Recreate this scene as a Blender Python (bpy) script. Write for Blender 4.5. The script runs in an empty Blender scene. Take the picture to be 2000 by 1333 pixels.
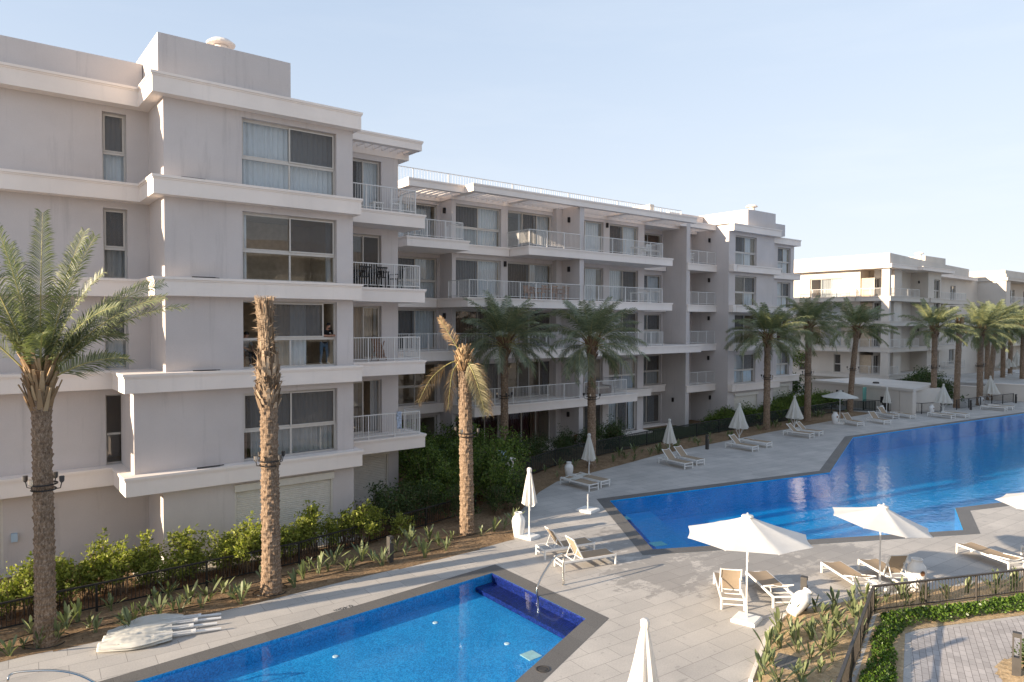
import bpy, bmesh, math, random
from mathutils import Vector, Matrix
R = math.radians
C = bpy.context.scene.collection
SC = bpy.context.scene

# ------------------------------------------------------------------ camera
CAM_H = 8.30
F_PX, YAW, PITCH, ROLL = 1365.2, .9006, .0261, .0024
ca, sa, cp, sp, cr, sr = math.cos(YAW), math.sin(YAW), math.cos(PITCH), math.sin(PITCH), math.cos(ROLL), math.sin(ROLL)

def at(x, y, z=0.0):
    """point of the place at height z that the photograph shows at pixel x, y"""
    dx, dy = (x - 1000) / F_PX, (y - 666.5) / F_PX
    X, Yd = cr * dx + sr * dy, -sr * dx + cr * dy
    fw, up = cp - Yd * sp, -sp - Yd * cp
    d = (X * sa + fw * ca, -X * ca + fw * sa, up)
    t = (z - CAM_H) / d[2]
    return Vector((d[0] * t, d[1] * t, z))

right0 = Vector((sa, -ca, 0)); f0 = Vector((ca, sa, 0)); zz = Vector((0, 0, 1))
fwd = f0 * cp - zz * sp; up0 = f0 * sp + zz * cp
camR = right0 * cr + up0 * sr; camU = -right0 * sr + up0 * cr
cam = bpy.data.cameras.new('camera'); cam.sensor_width = 36; cam.lens = F_PX / 2000 * 36; cam.clip_end = 3000; cam.clip_start = .1
co = bpy.data.objects.new('camera', cam); C.objects.link(co)
co.matrix_world = Matrix(((camR.x, camU.x, -fwd.x, 0), (camR.y, camU.y, -fwd.y, 0), (camR.z, camU.z, -fwd.z, CAM_H), (0, 0, 0, 1)))
SC.camera = co

# ------------------------------------------------------------------ light
SUN_EL, SUN_AZ = R(13.5), R(-78.5)
w = bpy.data.worlds.new('World'); SC.world = w; w.use_nodes = True
nt = w.node_tree
sky = nt.nodes.new('ShaderNodeTexSky'); sky.sky_type = 'NISHITA'; sky.sun_disc = False
sky.sun_elevation = SUN_EL; sky.sun_rotation = SUN_AZ; sky.altitude = 0; sky.air_density = 1.0; sky.dust_density = .35; sky.ozone_density = 1.5
bgn = nt.nodes['Background']; bgn.inputs[1].default_value = .15
tint = nt.nodes.new('ShaderNodeMix'); tint.data_type = 'RGBA'; tint.blend_type = 'MULTIPLY'; tint.inputs[0].default_value = 1; tint.inputs[7].default_value = (1.0, .80, .73, 1)
nt.links.new(sky.outputs[0], tint.inputs[6]); 
def vm(op, a, b):
    q = nt.nodes.new('ShaderNodeVectorMath'); q.operation = op
    for sock, v in zip(q.inputs, (a, b)):
        if isinstance(v, tuple): sock.default_value = v
        else: nt.links.new(v, sock)
    return q.outputs[0]
# hazy air: the bright horizon is softened towards the tone of the upper sky
KS, KM, KG = .474, .42, 2.12
S_ = vm('MULTIPLY', tint.outputs[2], (KS,) * 3)
D_ = vm('ADD', vm('MULTIPLY', S_, (1 / KM,) * 3), (1, 1, 1))
hz = vm('MULTIPLY', vm('DIVIDE', S_, D_), (KG / KS * 1.0, KG / KS * 1.085, KG / KS * 1.22))
tcw = nt.nodes.new('ShaderNodeTexCoord'); mpw = nt.nodes.new('ShaderNodeMapping'); mpw.inputs['Scale'].default_value = (1.2, 1.2, 7); nt.links.new(tcw.outputs['Generated'], mpw.inputs[0])
nw = nt.nodes.new('ShaderNodeTexNoise'); nw.inputs['Scale'].default_value = 2.3; nw.inputs['Detail'].default_value = 7; nw.inputs['Roughness'].default_value = .6; nt.links.new(mpw.outputs[0], nw.inputs['Vector'])
rw = nt.nodes.new('ShaderNodeValToRGB'); rw.color_ramp.elements[0].position = .48; rw.color_ramp.elements[0].color = (1, 1, 1, 1); rw.color_ramp.elements[1].position = .78; rw.color_ramp.elements[1].color = (1.07, 1.045, 1.02, 1); nt.links.new(nw.outputs[0], rw.inputs[0])
nt.links.new(vm('MULTIPLY', hz, rw.outputs[0]), bgn.inputs[0])
sl = bpy.data.lights.new('sun', 'SUN'); sl.energy = 3.3; sl.angle = R(.5); sl.color = (1, .83, .63)
so = bpy.data.objects.new('sun', sl); C.objects.link(so)
tosun = Vector((math.sin(SUN_AZ) * math.cos(SUN_EL), math.cos(SUN_AZ) * math.cos(SUN_EL), math.sin(SUN_EL)))
so.rotation_euler = tosun.to_track_quat('Z', 'Y').to_euler(); so.location = tosun * 120 + Vector((0, 0, 20))
vs = SC.view_settings; vs.view_transform = 'Standard'; vs.look = 'None'; vs.exposure = 1.90; vs.gamma = 1; vs.use_curve_mapping = False
SC.cycles.transparent_max_bounces = 24; SC.cycles.max_bounces = 8; SC.cycles.diffuse_bounces = 4; SC.cycles.glossy_bounces = 4

# ------------------------------------------------------------------ materials
class N:
    def __init__(s, name):
        s.m = bpy.data.materials.new(name); s.m.use_nodes = True; s.t = s.m.node_tree; s.t.nodes.clear()
        s.out = s.n('ShaderNodeOutputMaterial')
    def n(s, typ, **kw):
        q = s.t.nodes.new(typ)
        for k, v in kw.items(): setattr(q, k, v)
        return q
    def l(s, a, b): s.t.links.new(a, b)
    def surf(s, sh): s.l(sh, s.out.inputs[0])
    def coord(s, scale=(1, 1, 1), rot=(0, 0, 0), kind='Object'):
        tc = s.n('ShaderNodeTexCoord'); mp = s.n('ShaderNodeMapping'); mp.inputs['Scale'].default_value = scale; mp.inputs['Rotation'].default_value = rot
        s.l(tc.outputs[kind], mp.inputs[0]); return mp.outputs[0]
    def noise(s, vec, scale, detail=4, rough=.55):
        q = s.n('ShaderNodeTexNoise'); q.inputs['Scale'].default_value = scale; q.inputs['Detail'].default_value = detail; q.inputs['Roughness'].default_value = rough
        s.l(vec, q.inputs['Vector']); return q.outputs[0]
    def ramp(s, fac, stops):
        q = s.n('ShaderNodeValToRGB'); e = q.color_ramp.elements
        while len(e) < len(stops): e.new(.5)
        for i, (p, c) in enumerate(stops): e[i].position = p; e[i].color = (*c, 1) if len(c) == 3 else c
        s.l(fac, q.inputs[0]); return q.outputs[0]
    def mix(s, fac, a, b, mode='MIX'):
        q = s.n('ShaderNodeMix', data_type='RGBA', blend_type=mode)
        for sock, v in ((q.inputs[0], fac), (q.inputs[6], a), (q.inputs[7], b)):
            if isinstance(v, (int, float)): sock.default_value = v
            elif isinstance(v, tuple): sock.default_value = (*v, 1)
            else: s.l(v, sock)
        return q.outputs[2]
    def math(s, op, a, b=None):
        q = s.n('ShaderNodeMath', operation=op)
        for sock, v in zip(q.inputs, (a, b)):
            if v is None: continue
            if isinstance(v, (int, float)): sock.default_value = v
            else: s.l(v, sock)
        return q.outputs[0]
    def bump(s, h, strength=.3, dist=.01):
        q = s.n('ShaderNodeBump'); q.inputs['Strength'].default_value = strength; q.inputs['Distance'].default_value = dist
        s.l(h, q.inputs['Height']); return q.outputs[0]
    def pbr(s, col, rough=.6, metal=0, normal=None, spec=.5, **kw):
        q = s.n('ShaderNodeBsdfPrincipled')
        if isinstance(col, tuple): q.inputs['Base Color'].default_value = (*col, 1)
        else: s.l(col, q.inputs['Base Color'])
        if isinstance(rough, (int, float)): q.inputs['Roughness'].default_value = rough
        else: s.l(rough, q.inputs['Roughness'])
        q.inputs['Metallic'].default_value = metal; q.inputs['Specular IOR Level'].default_value = spec
        if normal is not None: s.l(normal, q.inputs['Normal'])
        return q.outputs[0]
    def mixsh(s, fac, a, b):
        q = s.n('ShaderNodeMixShader')
        if isinstance(fac, (int, float)): q.inputs[0].default_value = fac
        else: s.l(fac, q.inputs[0])
        s.l(a, q.inputs[1]); s.l(b, q.inputs[2]); return q.outputs[0]

def simple(name, col, rough=.6, metal=0, var=.12, scale=6, bump=0, bscale=60, spec=.4):
    k = N(name); v = k.coord()
    f = k.noise(v, scale)
    c = k.ramp(f, [(.3, tuple(x * (1 - var) for x in col)), (.7, tuple(min(1, x * (1 + var)) for x in col))])
    nrm = k.bump(k.noise(v, bscale, 3), bump, .01) if bump else None
    k.surf(k.pbr(c, rough, metal, nrm, spec)); return k.m

def plaster(name, col, streak=.10):
    k = N(name); v = k.coord()
    big = k.noise(v, .35, 5, .6)
    st = k.noise(k.coord((2.2, 2.2, .18)), 1.6, 5, .65)
    fine = k.noise(v, 45, 3)
    c = k.ramp(big, [(.25, tuple(x * .90 for x in col)), (.75, tuple(x * 1.07 for x in col))])
    c = k.mix(k.ramp(st, [(.56, (0, 0, 0)), (.75, (streak * 3,) * 3)]), c, tuple(x * .72 for x in col))
    c = k.mix(.06, c, k.ramp(fine, [(.3, (.1, .1, .1)), (.7, (.8, .8, .8))]), 'OVERLAY')
    k.surf(k.pbr(c, .85, 0, k.bump(fine, .25, .004), .25)); return k.m

M = {}
M['plaster'] = plaster('grey_lilac_plaster', (.59, .54, .515), .18)
M['trim'] = plaster('pale_stone_trim', (.84, .755, .685), .08)
M['cream'] = plaster('cream_render', (.60, .55, .49), .06)
M['interior'] = simple('interior_wall', (.50, .40, .29), .9)
M['frame'] = simple('beige_aluminium', (.55, .51, .46), .45, 0, .05)
M['rail'] = simple('pale_railing_paint', (.66, .64, .61), .4, 0, .05)
M['shutter'] = simple('ivory_shutter', (.66, .62, .55), .5, 0, .05)
M['white'] = simple('white_powder_coat', (.80, .79, .76), .4, 0, .03)
M['whiteplastic'] = simple('white_glazed_pot', (.80, .79, .77), .35, 0, .03)
M['black'] = simple('black_fence_paint', (.018, .017, .017), .5, 0, .2)
M['bronze'] = simple('bronze_fence_paint', (.05, .042, .036), .4, 0, .2)
M['dark'] = simple('dark_grey_metal', (.055, .05, .046), .55, 0, .15)
M['lampblack'] = simple('black_lamp', (.02, .016, .014), .5)
M['steel'] = simple('polished_steel', (.62, .58, .52), .18, 1, .03)
M['soil'] = None
M['brown'] = simple('brown_wood', (.22, .11, .055), .6, 0, .25, 20)
M['teak'] = simple('teak_wood', (.34, .17, .08), .55, 0, .2, 20)
M['wicker'] = simple('wicker', (.17, .12, .09), .8, 0, .3, 60)
M['blackplastic'] = simple('black_plastic', (.012, .012, .013), .4)
M['teal'] = simple('teal_board', (.16, .42, .36), .5, 0, .05)
M['pale_blue'] = simple('pale_blue_box', (.42, .55, .66), .5, 0, .05)
M['skin'] = simple('skin', (.42, .23, .16), .55, 0, .08, 30)
M['hair'] = simple('black_hair', (.01, .008, .007), .6)
M['tshirt'] = simple('black_tshirt', (.012, .012, .014), .85)
M['greyshirt'] = simple('grey_shirt', (.25, .25, .26), .85)
M['jeans'] = simple('blue_jeans', (.10, .16, .24), .85, 0, .2, 30)
M['darktrousers'] = simple('dark_trousers', (.025, .025, .03), .85)
M['shoe'] = simple('white_shoes', (.7, .7, .69), .6)
M['towel'] = simple('blue_white_towel', (.40, .46, .56), .9, 0, .5, 14)
M['text'] = simple('black_lettering', (.03, .03, .03), .6)
M['pvc'] = simple('white_umbrella_pole', (.74, .73, .71), .4, 0, .03)
M['terracotta'] = simple('terracotta', (.20, .055, .025), .8)
M['hose'] = simple('black_irrigation_hose', (.012, .011, .01), .6)

def fabric(name, col, trans=.35):
    k = N(name); v = k.coord()
    c = k.ramp(k.noise(v, 3, 5), [(.3, tuple(x * .93 for x in col)), (.7, col)])
    wv = k.noise(v, 220, 2)
    d = k.pbr(c, .9, 0, k.bump(wv, .15, .002), .1)
    t = k.n('ShaderNodeBsdfTranslucent'); k.l(c, t.inputs[0])
    k.surf(k.mixsh(trans, d, t.outputs[0])); return k.m
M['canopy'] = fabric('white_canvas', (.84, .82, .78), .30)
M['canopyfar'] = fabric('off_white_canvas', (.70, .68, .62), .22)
M['sling'] = fabric('beige_sling_mesh', (.43, .335, .24), .25)
M['curt_white'] = fabric('white_curtain', (.84, .86, .88), .25)
M['curt_grey'] = fabric('grey_curtain', (.46, .46, .46), .15)
M['curt_beige'] = fabric('beige_curtain', (.52, .44, .36), .15)
M['curt_red'] = fabric('dark_red_curtain', (.085, .032, .036), .1)
M['curt_brown'] = fabric('brown_curtain', (.20, .125, .09), .1)

def schlick(k, f0, gain=1.0, normal=None):
    lw = k.n('ShaderNodeLayerWeight'); lw.inputs[0].default_value = .5
    if normal is not None: k.l(normal, lw.inputs['Normal'])
    return k.math('MINIMUM', k.math('ADD', k.math('MULTIPLY', k.math('POWER', lw.outputs['Facing'], 5), (1 - f0) * gain), f0), 1)
k = N('window_glass')
tr = k.n('ShaderNodeBsdfTransparent'); tr.inputs[0].default_value = (.86, .89, .90, 1)
gl = k.n('ShaderNodeBsdfGlossy'); gl.inputs['Roughness'].default_value = .015
k.l(k.bump(k.noise(k.coord(), .9, 2), .03, .05), gl.inputs['Normal'])
k.surf(k.mixsh(schlick(k, .085, 1.0), tr.outputs[0], gl.outputs[0])); M['glass'] = k.m
k = N('insect_screen'); tr = k.n('ShaderNodeBsdfTransparent'); tr.inputs[0].default_value = (.9, .9, .9, 1)
k.surf(k.mixsh(.52, tr.outputs[0], k.pbr((.115, .105, .10), .8))); M['screen'] = k.m

# stone deck: big rectangular slabs, thin joints, damp patches round the pool corner
k = N('stone_deck'); v = k.coord((1, 1, 1), (0, 0, R(4)))
br = k.n('ShaderNodeTexBrick'); br.offset = .5; br.inputs['Scale'].default_value = 1; br.inputs['Brick Width'].default_value = 1.2; br.inputs['Row Height'].default_value = .6
br.inputs['Mortar Size'].default_value = .008; br.inputs['Mortar Smooth'].default_value = .2; br.inputs['Bias'].default_value = 0
br.inputs['Color1'].default_value = (.42, .40, .376, 1); br.inputs['Color2'].default_value = (.49, .465, .434, 1); br.inputs['Mortar'].default_value = (.25, .237, .222, 1)
k.l(v, br.inputs['Vector'])
big = k.noise(v, .5, 5, .6); fine = k.noise(v, 26, 5, .7)
c = k.mix(.5, br.outputs[0], k.ramp(big, [(.3, (.36, .35, .34)), (.7, (.62, .60, .57))]), 'OVERLAY')
c = k.mix(.35, c, k.ramp(fine, [(.35, (.36, .36, .36)), (.65, (.64, .64, .64))]), 'OVERLAY')
tc = k.n('ShaderNodeTexCoord'); sep = k.n('ShaderNodeSeparateXYZ'); k.l(tc.outputs['Object'], sep.inputs[0])
def near(px, py, rad):
    a = k.math('POWER', k.math('SUBTRACT', sep.outputs[0], px), 2); b = k.math('POWER', k.math('SUBTRACT', sep.outputs[1], py), 2)
    return k.math('MAXIMUM', k.math('SUBTRACT', 1, k.math('DIVIDE', k.math('SQRT', k.math('ADD', a, b)), rad)), 0)
msk = k.math('MAXIMUM', k.math('MAXIMUM', near(20.2, 17.2, 3.2), near(21.5, 13.8, 3.2)), k.math('MAXIMUM', near(18.2, 15.0, 2.6), near(24.6, 12.3, 2.4)))
wet = k.math('ADD', k.noise(k.coord((1, 1.6, 1)), 1.5, 8, .72), k.math('MULTIPLY', msk, .33))
wm = k.ramp(wet, [(.615, (0, 0, 0)), (.635, (1, 1, 1))])
c = k.mix(k.math('MULTIPLY', wm, .5), c, (.20, .185, .17))
k.surf(k.pbr(c, k.ramp(wm, [(0, (.8,) * 3), (1, (.5,) * 3)]), 0, k.bump(fine, .2, .004), .3)); M['deck'] = k.m

k = N('granite_coping'); v = k.coord(); f = k.noise(v, 60, 4, .8)
br = k.n('ShaderNodeTexBrick'); br.offset = 0; br.inputs['Scale'].default_value = 1; br.inputs['Brick Width'].default_value = .9; br.inputs['Row Height'].default_value = 9; br.inputs['Mortar Size'].default_value = .005
br.inputs['Color1'].default_value = (1, 1, 1, 1); br.inputs['Color2'].default_value = (.86, .86, .86, 1); br.inputs['Mortar'].default_value = (.6, .6, .6, 1); k.l(v, br.inputs['Vector'])
c = k.ramp(f, [(.35, (.085, .08, .075)), (.5, (.14, .133, .125)), (.68, (.24, .23, .215))])
k.surf(k.pbr(k.mix(1.0, c, br.outputs[0], 'MULTIPLY'), .55, 0, k.bump(f, .2, .003), .4)); M['coping'] = k.m

def mosaic(name, c1, c2, tile=.03):
    k = N(name); v = k.coord()
    vo = k.n('ShaderNodeTexVoronoi'); vo.inputs['Scale'].default_value = 1 / tile; vo.inputs['Randomness'].default_value = .15; k.l(v, vo.inputs['Vector'])
    hs = k.n('ShaderNodeSeparateColor'); k.l(vo.outputs['Color'], hs.inputs[0])
    big = k.noise(v, .8, 4)
    c = k.ramp(hs.outputs[0], [(.1, c1), (.9, c2)])
    c = k.mix(.25, c, k.ramp(big, [(.3, (.3, .3, .3)), (.7, (.7, .7, .7))]), 'OVERLAY')
    k.surf(k.pbr(c, .35)); return k.m
M['poolblue'] = mosaic('bright_blue_mosaic', (.010, .20, .47), (.040, .40, .74))
M['pooldeep'] = mosaic('deep_blue_mosaic', (.001, .30, .62), (.004, .44, .84))
M['poolnavy'] = mosaic('navy_mosaic', (.003, .009, .07), (.016, .030, .20), .045)
M['pooltile'] = simple('pale_green_grate', (.50, .62, .56), .5)

def water(name, bscale, bstr, tint):
    k = N(name)
    v = k.coord((1, 1.5, 1), (0, 0, R(20)))
    h = k.math('ADD', k.noise(v, bscale, 3, .55), k.math('MULTIPLY', k.noise(v, bscale * .22, 2), 1.2))
    nb = k.bump(h, bstr, .05)
    tr = k.n('ShaderNodeBsdfTransparent'); tr.inputs[0].default_value = (*tint, 1)
    gl = k.n('ShaderNodeBsdfGlossy'); gl.inputs['Roughness'].default_value = .02; k.l(nb, gl.inputs['Normal'])
    k.surf(k.mixsh(schlick(k, .02, .9, nb), tr.outputs[0], gl.outputs[0])); return k.m
M['water_calm'] = water('shallow_pool_water', 2.2, .05, (.80, .93, .98))
M['water_rip'] = water('rippled_pool_water', 2.6, .22, (.50, .86, .96))

k = N('sandy_soil'); v = k.coord(); f = k.noise(v, 9, 6, .7); g = k.noise(v, 1.1, 4)
c = k.ramp(f, [(.3, (.15, .095, .055)), (.7, (.33, .235, .145))]); c = k.mix(.5, c, k.ramp(g, [(.3, (.30, .28, .26)), (.7, (.68, .66, .64))]), 'OVERLAY')
k.surf(k.pbr(c, .95, 0, k.bump(f, .8, .04), .1)); M['soil'] = k.m
k = N('red_brown_soil'); v = k.coord(); f = k.noise(v, 9, 6, .7)
c = k.ramp(f, [(.3, (.12, .055, .028)), (.7, (.30, .16, .085))]); k.surf(k.pbr(c, .95, 0, k.bump(f, .8, .04), .1)); M['redsoil'] = k.m
k = N('golden_sand'); v = k.coord(); f = k.noise(v, 7, 6, .7)
c = k.ramp(f, [(.3, (.32, .22, .12)), (.7, (.60, .45, .28))]); k.surf(k.pbr(c, .95, 0, k.bump(f, .8, .05), .1)); M['sand'] = k.m
k = N('mown_lawn'); v = k.coord(); f = k.noise(v, 60, 4, .8); g = k.noise(v, .7, 3)
c = k.ramp(f, [(.3, (.03, .045, .014)), (.7, (.085, .11, .035))]); c = k.mix(k.ramp(g, [(.45, (0, 0, 0)), (.7, (.7, .7, .7))]), c, (.13, .11, .055))
k.surf(k.pbr(c, .95, 0, k.bump(f, .8, .03), .1)); M['lawn'] = k.m
k = N('brick_paving'); v = k.coord((1, 1, 1), (0, 0, R(-24)))
br = k.n('ShaderNodeTexBrick'); br.offset = .5; br.inputs['Scale'].default_value = 1; br.inputs['Brick Width'].default_value = .3; br.inputs['Row Height'].default_value = .15; br.inputs['Mortar Size'].default_value = .006
br.inputs['Color1'].default_value = (.38, .355, .34, 1); br.inputs['Color2'].default_value = (.48, .45, .43, 1); br.inputs['Mortar'].default_value = (.17, .155, .145, 1); k.l(v, br.inputs['Vector'])
c = k.mix(.4, br.outputs[0], k.ramp(k.noise(v, 1.2, 5), [(.3, (.35, .34, .34)), (.7, (.65, .63, .62))]), 'OVERLAY')
k.surf(k.pbr(c, .85, 0, k.bump(br.outputs[1], -.3, .01), .2)); M['paver'] = k.m
M['ground'] = simple('dry_ground', (.34, .28, .21), .95, 0, .2, .5)

def leaf(name, c1, c2, trans=.3, rough=.55, sc=3.0):
    k = N(name); v = k.coord()
    ge = k.n('ShaderNodeNewGeometry')
    f = k.math('ADD', k.math('MULTIPLY', ge.outputs['Random Per Island'], .65), k.math('MULTIPLY', k.noise(v, sc, 3), .35))
    c = k.ramp(f, [(.2, c1), (.8, c2)])
    d = k.pbr(c, rough, 0, None, .35); t = k.n('ShaderNodeBsdfTranslucent'); k.l(k.mix(1, c, (.9, 1, .5), 'MULTIPLY'), t.inputs[0])
    k.surf(k.mixsh(trans, d, t.outputs[0])); return k.m
M['palm'] = leaf('palm_leaflet', (.11, .135, .07), (.28, .30, .155), .25, .42)
M['palmdark'] = leaf('dark_palm_leaflet', (.11, .135, .085), (.28, .305, .19), .25, .42)
M['rachis'] = simple('palm_rachis', (.30, .27, .10), .5, 0, .15)
M['deadfrond'] = leaf('dry_palm_frond', (.22, .13, .065), (.50, .36, .21), .15, .8)
M['shrub'] = leaf('yellow_green_shrub_leaf', (.12, .15, .024), (.40, .42, .09), .42)
M['bush'] = leaf('dark_bush_leaf', (.035, .07, .016), (.20, .27, .055), .42)
M['hedge'] = leaf('hedge_leaf', (.03, .055, .018), (.085, .125, .035), .3)
M['cover'] = leaf('ground_cover_leaf', (.04, .085, .012), (.15, .24, .04), .35, .35)
M['strap'] = leaf('strappy_leaf', (.085, .115, .05), (.24, .27, .13), .25, .45)
M['bundle'] = leaf('tied_dry_frond', (.10, .062, .036), (.50, .37, .25), .05, .85)
M['litter'] = leaf('fallen_leaf', (.10, .06, .03), (.42, .31, .19), .1, .9)
M['drygreen'] = leaf('half_dry_palm_leaflet', (.16, .15, .075), (.42, .36, .21), .2, .6)
M['boot'] = leaf('brown_frond_base', (.12, .07, .04), (.30, .19, .11), .05, .85)
M['twig'] = simple('grey_brown_twig', (.22, .15, .095), .9)
k = N('palm_bark'); v = k.coord((1, 1, 1)); f = k.noise(k.coord((6, 6, 2)), 4, 6, .75); g = k.noise(v, 2.2, 3)
c = k.ramp(f, [(.30, (.06, .038, .024)), (.5, (.23, .16, .108)), (.72, (.47, .36, .26))]); c = k.mix(.35, c, k.ramp(g, [(.3, (.35, .35, .35)), (.7, (.65, .65, .65))]), 'OVERLAY')
k.surf(k.pbr(c, .9, 0, k.bump(f, .9, .03), .15)); M['bark'] = k.m

# ------------------------------------------------------------------ mesh helpers
class MB:
    def __init__(s): s.v = []; s.f = []; s.mi = []
    def add(s, vs, fs, mi=0):
        o = len(s.v); s.v += [tuple(x) for x in vs]
        for f in fs: s.f.append(tuple(i + o for i in f)); s.mi.append(mi)
    def obox(s, p, ex, ey, ez, mi=0):
        p, ex, ey, ez = Vector(p), Vector(ex), Vector(ey), Vector(ez)
        v = [p, p + ex, p + ex + ey, p + ey]; v += [q + ez for q in v]
        s.add(v, [(0, 3, 2, 1), (4, 5, 6, 7), (0, 1, 5, 4), (1, 2, 6, 5), (2, 3, 7, 6), (3, 0, 4, 7)], mi)
    def box(s, x0, x1, y0, y1, z0, z1, mi=0): s.obox((x0, y0, z0), (x1 - x0, 0, 0), (0, y1 - y0, 0), (0, 0, z1 - z0), mi)
    def bar(s, a, b, wd, ht, mi=0, upv=(0, 0, 1)):
        a, b = Vector(a), Vector(b); d = (b - a); upv = Vector(upv)
        if abs(d.normalized().dot(upv)) > .98: upv = Vector((1, 0, 0))
        sx = d.cross(upv).normalized() * wd; sz = sx.cross(d).normalized() * ht
        s.obox(a - sx / 2 - sz / 2, d, sx, sz, mi)
    def prism(s, poly, z0, z1, mi=0):
        a = sum(p[0] * q[1] - q[0] * p[1] for p, q in zip(poly, poly[1:] + poly[:1]))
        if a < 0: poly = poly[::-1]
        n = len(poly); v = [(x, y, z0) for x, y in poly] + [(x, y, z1) for x, y in poly]
        s.add(v, [tuple(range(n))[::-1], tuple(range(n, 2 * n))] + [(i, (i + 1) % n, n + (i + 1) % n, n + i) for i in range(n)], mi)
    def tube(s, pts, r, n=8, mi=0, cap=True):
        pts = [Vector(p) for p in pts]; rs = r if isinstance(r, (list, tuple)) else [r] * len(pts)
        o = len(s.v); ref = None
        for i, p in enumerate(pts):
            d = (pts[min(i + 1, len(pts) - 1)] - pts[max(i - 1, 0)]).normalized()
            if ref is None: ref = d.orthogonal().normalized()
            x = (ref - d * ref.dot(d)).normalized(); ref = x; y = d.cross(x)
            for j in range(n):
                t = 2 * math.pi * j / n; s.v.append(tuple(p + (x * math.cos(t) + y * math.sin(t)) * rs[i]))
        for i in range(len(pts) - 1):
            for j in range(n):
                a, b = o + i * n + j, o + i * n + (j + 1) % n; s.f.append((a, b, b + n, a + n)); s.mi.append(mi)
        if cap:
            s.f.append(tuple(range(o, o + n))[::-1]); s.mi.append(mi); e = o + (len(pts) - 1) * n; s.f.append(tuple(range(e, e + n))); s.mi.append(mi)
    def lathe(s, prof, c=(0, 0, 0), n=20, mi=0, mod=None):
        o = len(s.v)
        for i, (r, z) in enumerate(prof):
            for j in range(n):
                t = 2 * math.pi * j / n; q = r * (mod(t, z, i) if mod else 1)
                s.v.append((c[0] + q * math.cos(t), c[1] + q * math.sin(t), c[2] + z))
        for i in range(len(prof) - 1):
            for j in range(n):
                a, b = o + i * n + j, o + i * n + (j + 1) % n; s.f.append((a, b, b + n, a + n)); s.mi.append(mi)
        s.f.append(tuple(range(o, o + n))[::-1]); s.mi.append(mi); e = o + (len(prof) - 1) * n; s.f.append(tuple(range(e, e + n))); s.mi.append(mi)
    def quad(s, *p, mi=0): s.add(p, [tuple(range(len(p)))], mi)
    def mesh(s, name, mats):
        me = bpy.data.meshes.new(name); me.from_pydata(s.v, [], s.f)
        for m in mats: me.materials.append(m)
        if len(mats) > 1: me.polygons.foreach_set('material_index', s.mi)
        me.update(); return me
    def build(s, name, mats, parent=None, loc=(0, 0, 0), rotz=0, smooth=False, off=None):
        if not isinstance(mats, (list, tuple)): mats = [mats]
        if off is not None: s.v = [(x - off[0], y - off[1], z - off[2]) for x, y, z in s.v]
        me = s.mesh(name, mats)
        if smooth: me.polygons.foreach_set('use_smooth', [True] * len(me.polygons))
        o = bpy.data.objects.new(name, me); C.objects.link(o); o.location = loc; o.rotation_euler = (0, 0, rotz)
        if parent: o.parent = parent
        return o

def tag(o, label, cat, group=None, kind=None):
    o['label'] = label; o['category'] = cat
    if group: o['group'] = group
    if kind: o['kind'] = kind
    return o
def thing(name, label, cat, loc=(0, 0, 0), rotz=0, group=None):
    o = bpy.data.objects.new(name, None); C.objects.link(o); o.location = loc; o.rotation_euler = (0, 0, rotz); o.empty_display_size = .2
    return tag(o, label, cat, group)
def copy_tree(o, parent=None):
    c = o.copy(); C.objects.link(c); c.parent = parent
    for ch in list(o.children): copy_tree(ch, c)
    return c
def struct(o): o['kind'] = 'structure'; return o
def dup(root, loc, rotz, label, group=None, sc=None):
    c = copy_tree(root); c.location = loc; c.rotation_euler = (0, 0, rotz); c['label'] = label
    if group: c['group'] = group
    if sc: c.scale = (sc, sc, sc)
    return c
from mathutils import noise as mnoise
# ------------------------------------------------------------------ ground, deck, pools
def inset(poly, d):
    """offset a polygon inwards (d > 0) or outwards (d < 0)"""
    a = sum(p[0] * q[1] - q[0] * p[1] for p, q in zip(poly, poly[1:] + poly[:1]))
    P = [Vector(p[:2]) for p in (poly if a > 0 else poly[::-1])]; out = []
    for i, p in enumerate(P):
        e1 = (p - P[i - 1]).normalized(); e2 = (P[(i + 1) % len(P)] - p).normalized()
        n1, n2 = Vector((-e1.y, e1.x)), Vector((-e2.y, e2.x))
        b = (n1 + n2); b = b / max(.25, b.dot(n1)) if b.length > 1e-6 else n1
        out.append(tuple(p + b * d))
    return out
def sheet(name, outer, holes, z, mat, parent=None):
    bm = bmesh.new()
    for loop in [outer] + holes:
        vs = [bm.verts.new((p[0], p[1], z)) for p in loop]
        for i in range(len(vs)): bm.edges.new((vs[i - 1], vs[i]))
    bmesh.ops.triangle_fill(bm, edges=bm.edges[:], use_beauty=True, normal=(0, 0, 1))
    me = bpy.data.meshes.new(name); bm.to_mesh(me); bm.free(); me.materials.append(mat)
    o = bpy.data.objects.new(name, me); C.objects.link(o)
    if parent: o.parent = parent
    return o
def inside(poly, x, y):
    r = False; n = len(poly)
    for i in range(n):
        (x1, y1), (x2, y2) = poly[i][:2], poly[i - 1][:2]
        if (y1 > y) != (y2 > y) and x < (x2 - x1) * (y - y1) / (y2 - y1) + x1: r = not r
    return r
def edge_dist(poly, x, y):
    p = Vector((x, y)); best = 1e9
    for i in range(len(poly)):
        a, b = Vector(poly[i - 1][:2]), Vector(poly[i][:2]); d = b - a
        t = max(0, min(1, (p - a).dot(d) / max(1e-9, d.length_squared))); best = min(best, (p - a - d * t).length)
    return best
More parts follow.
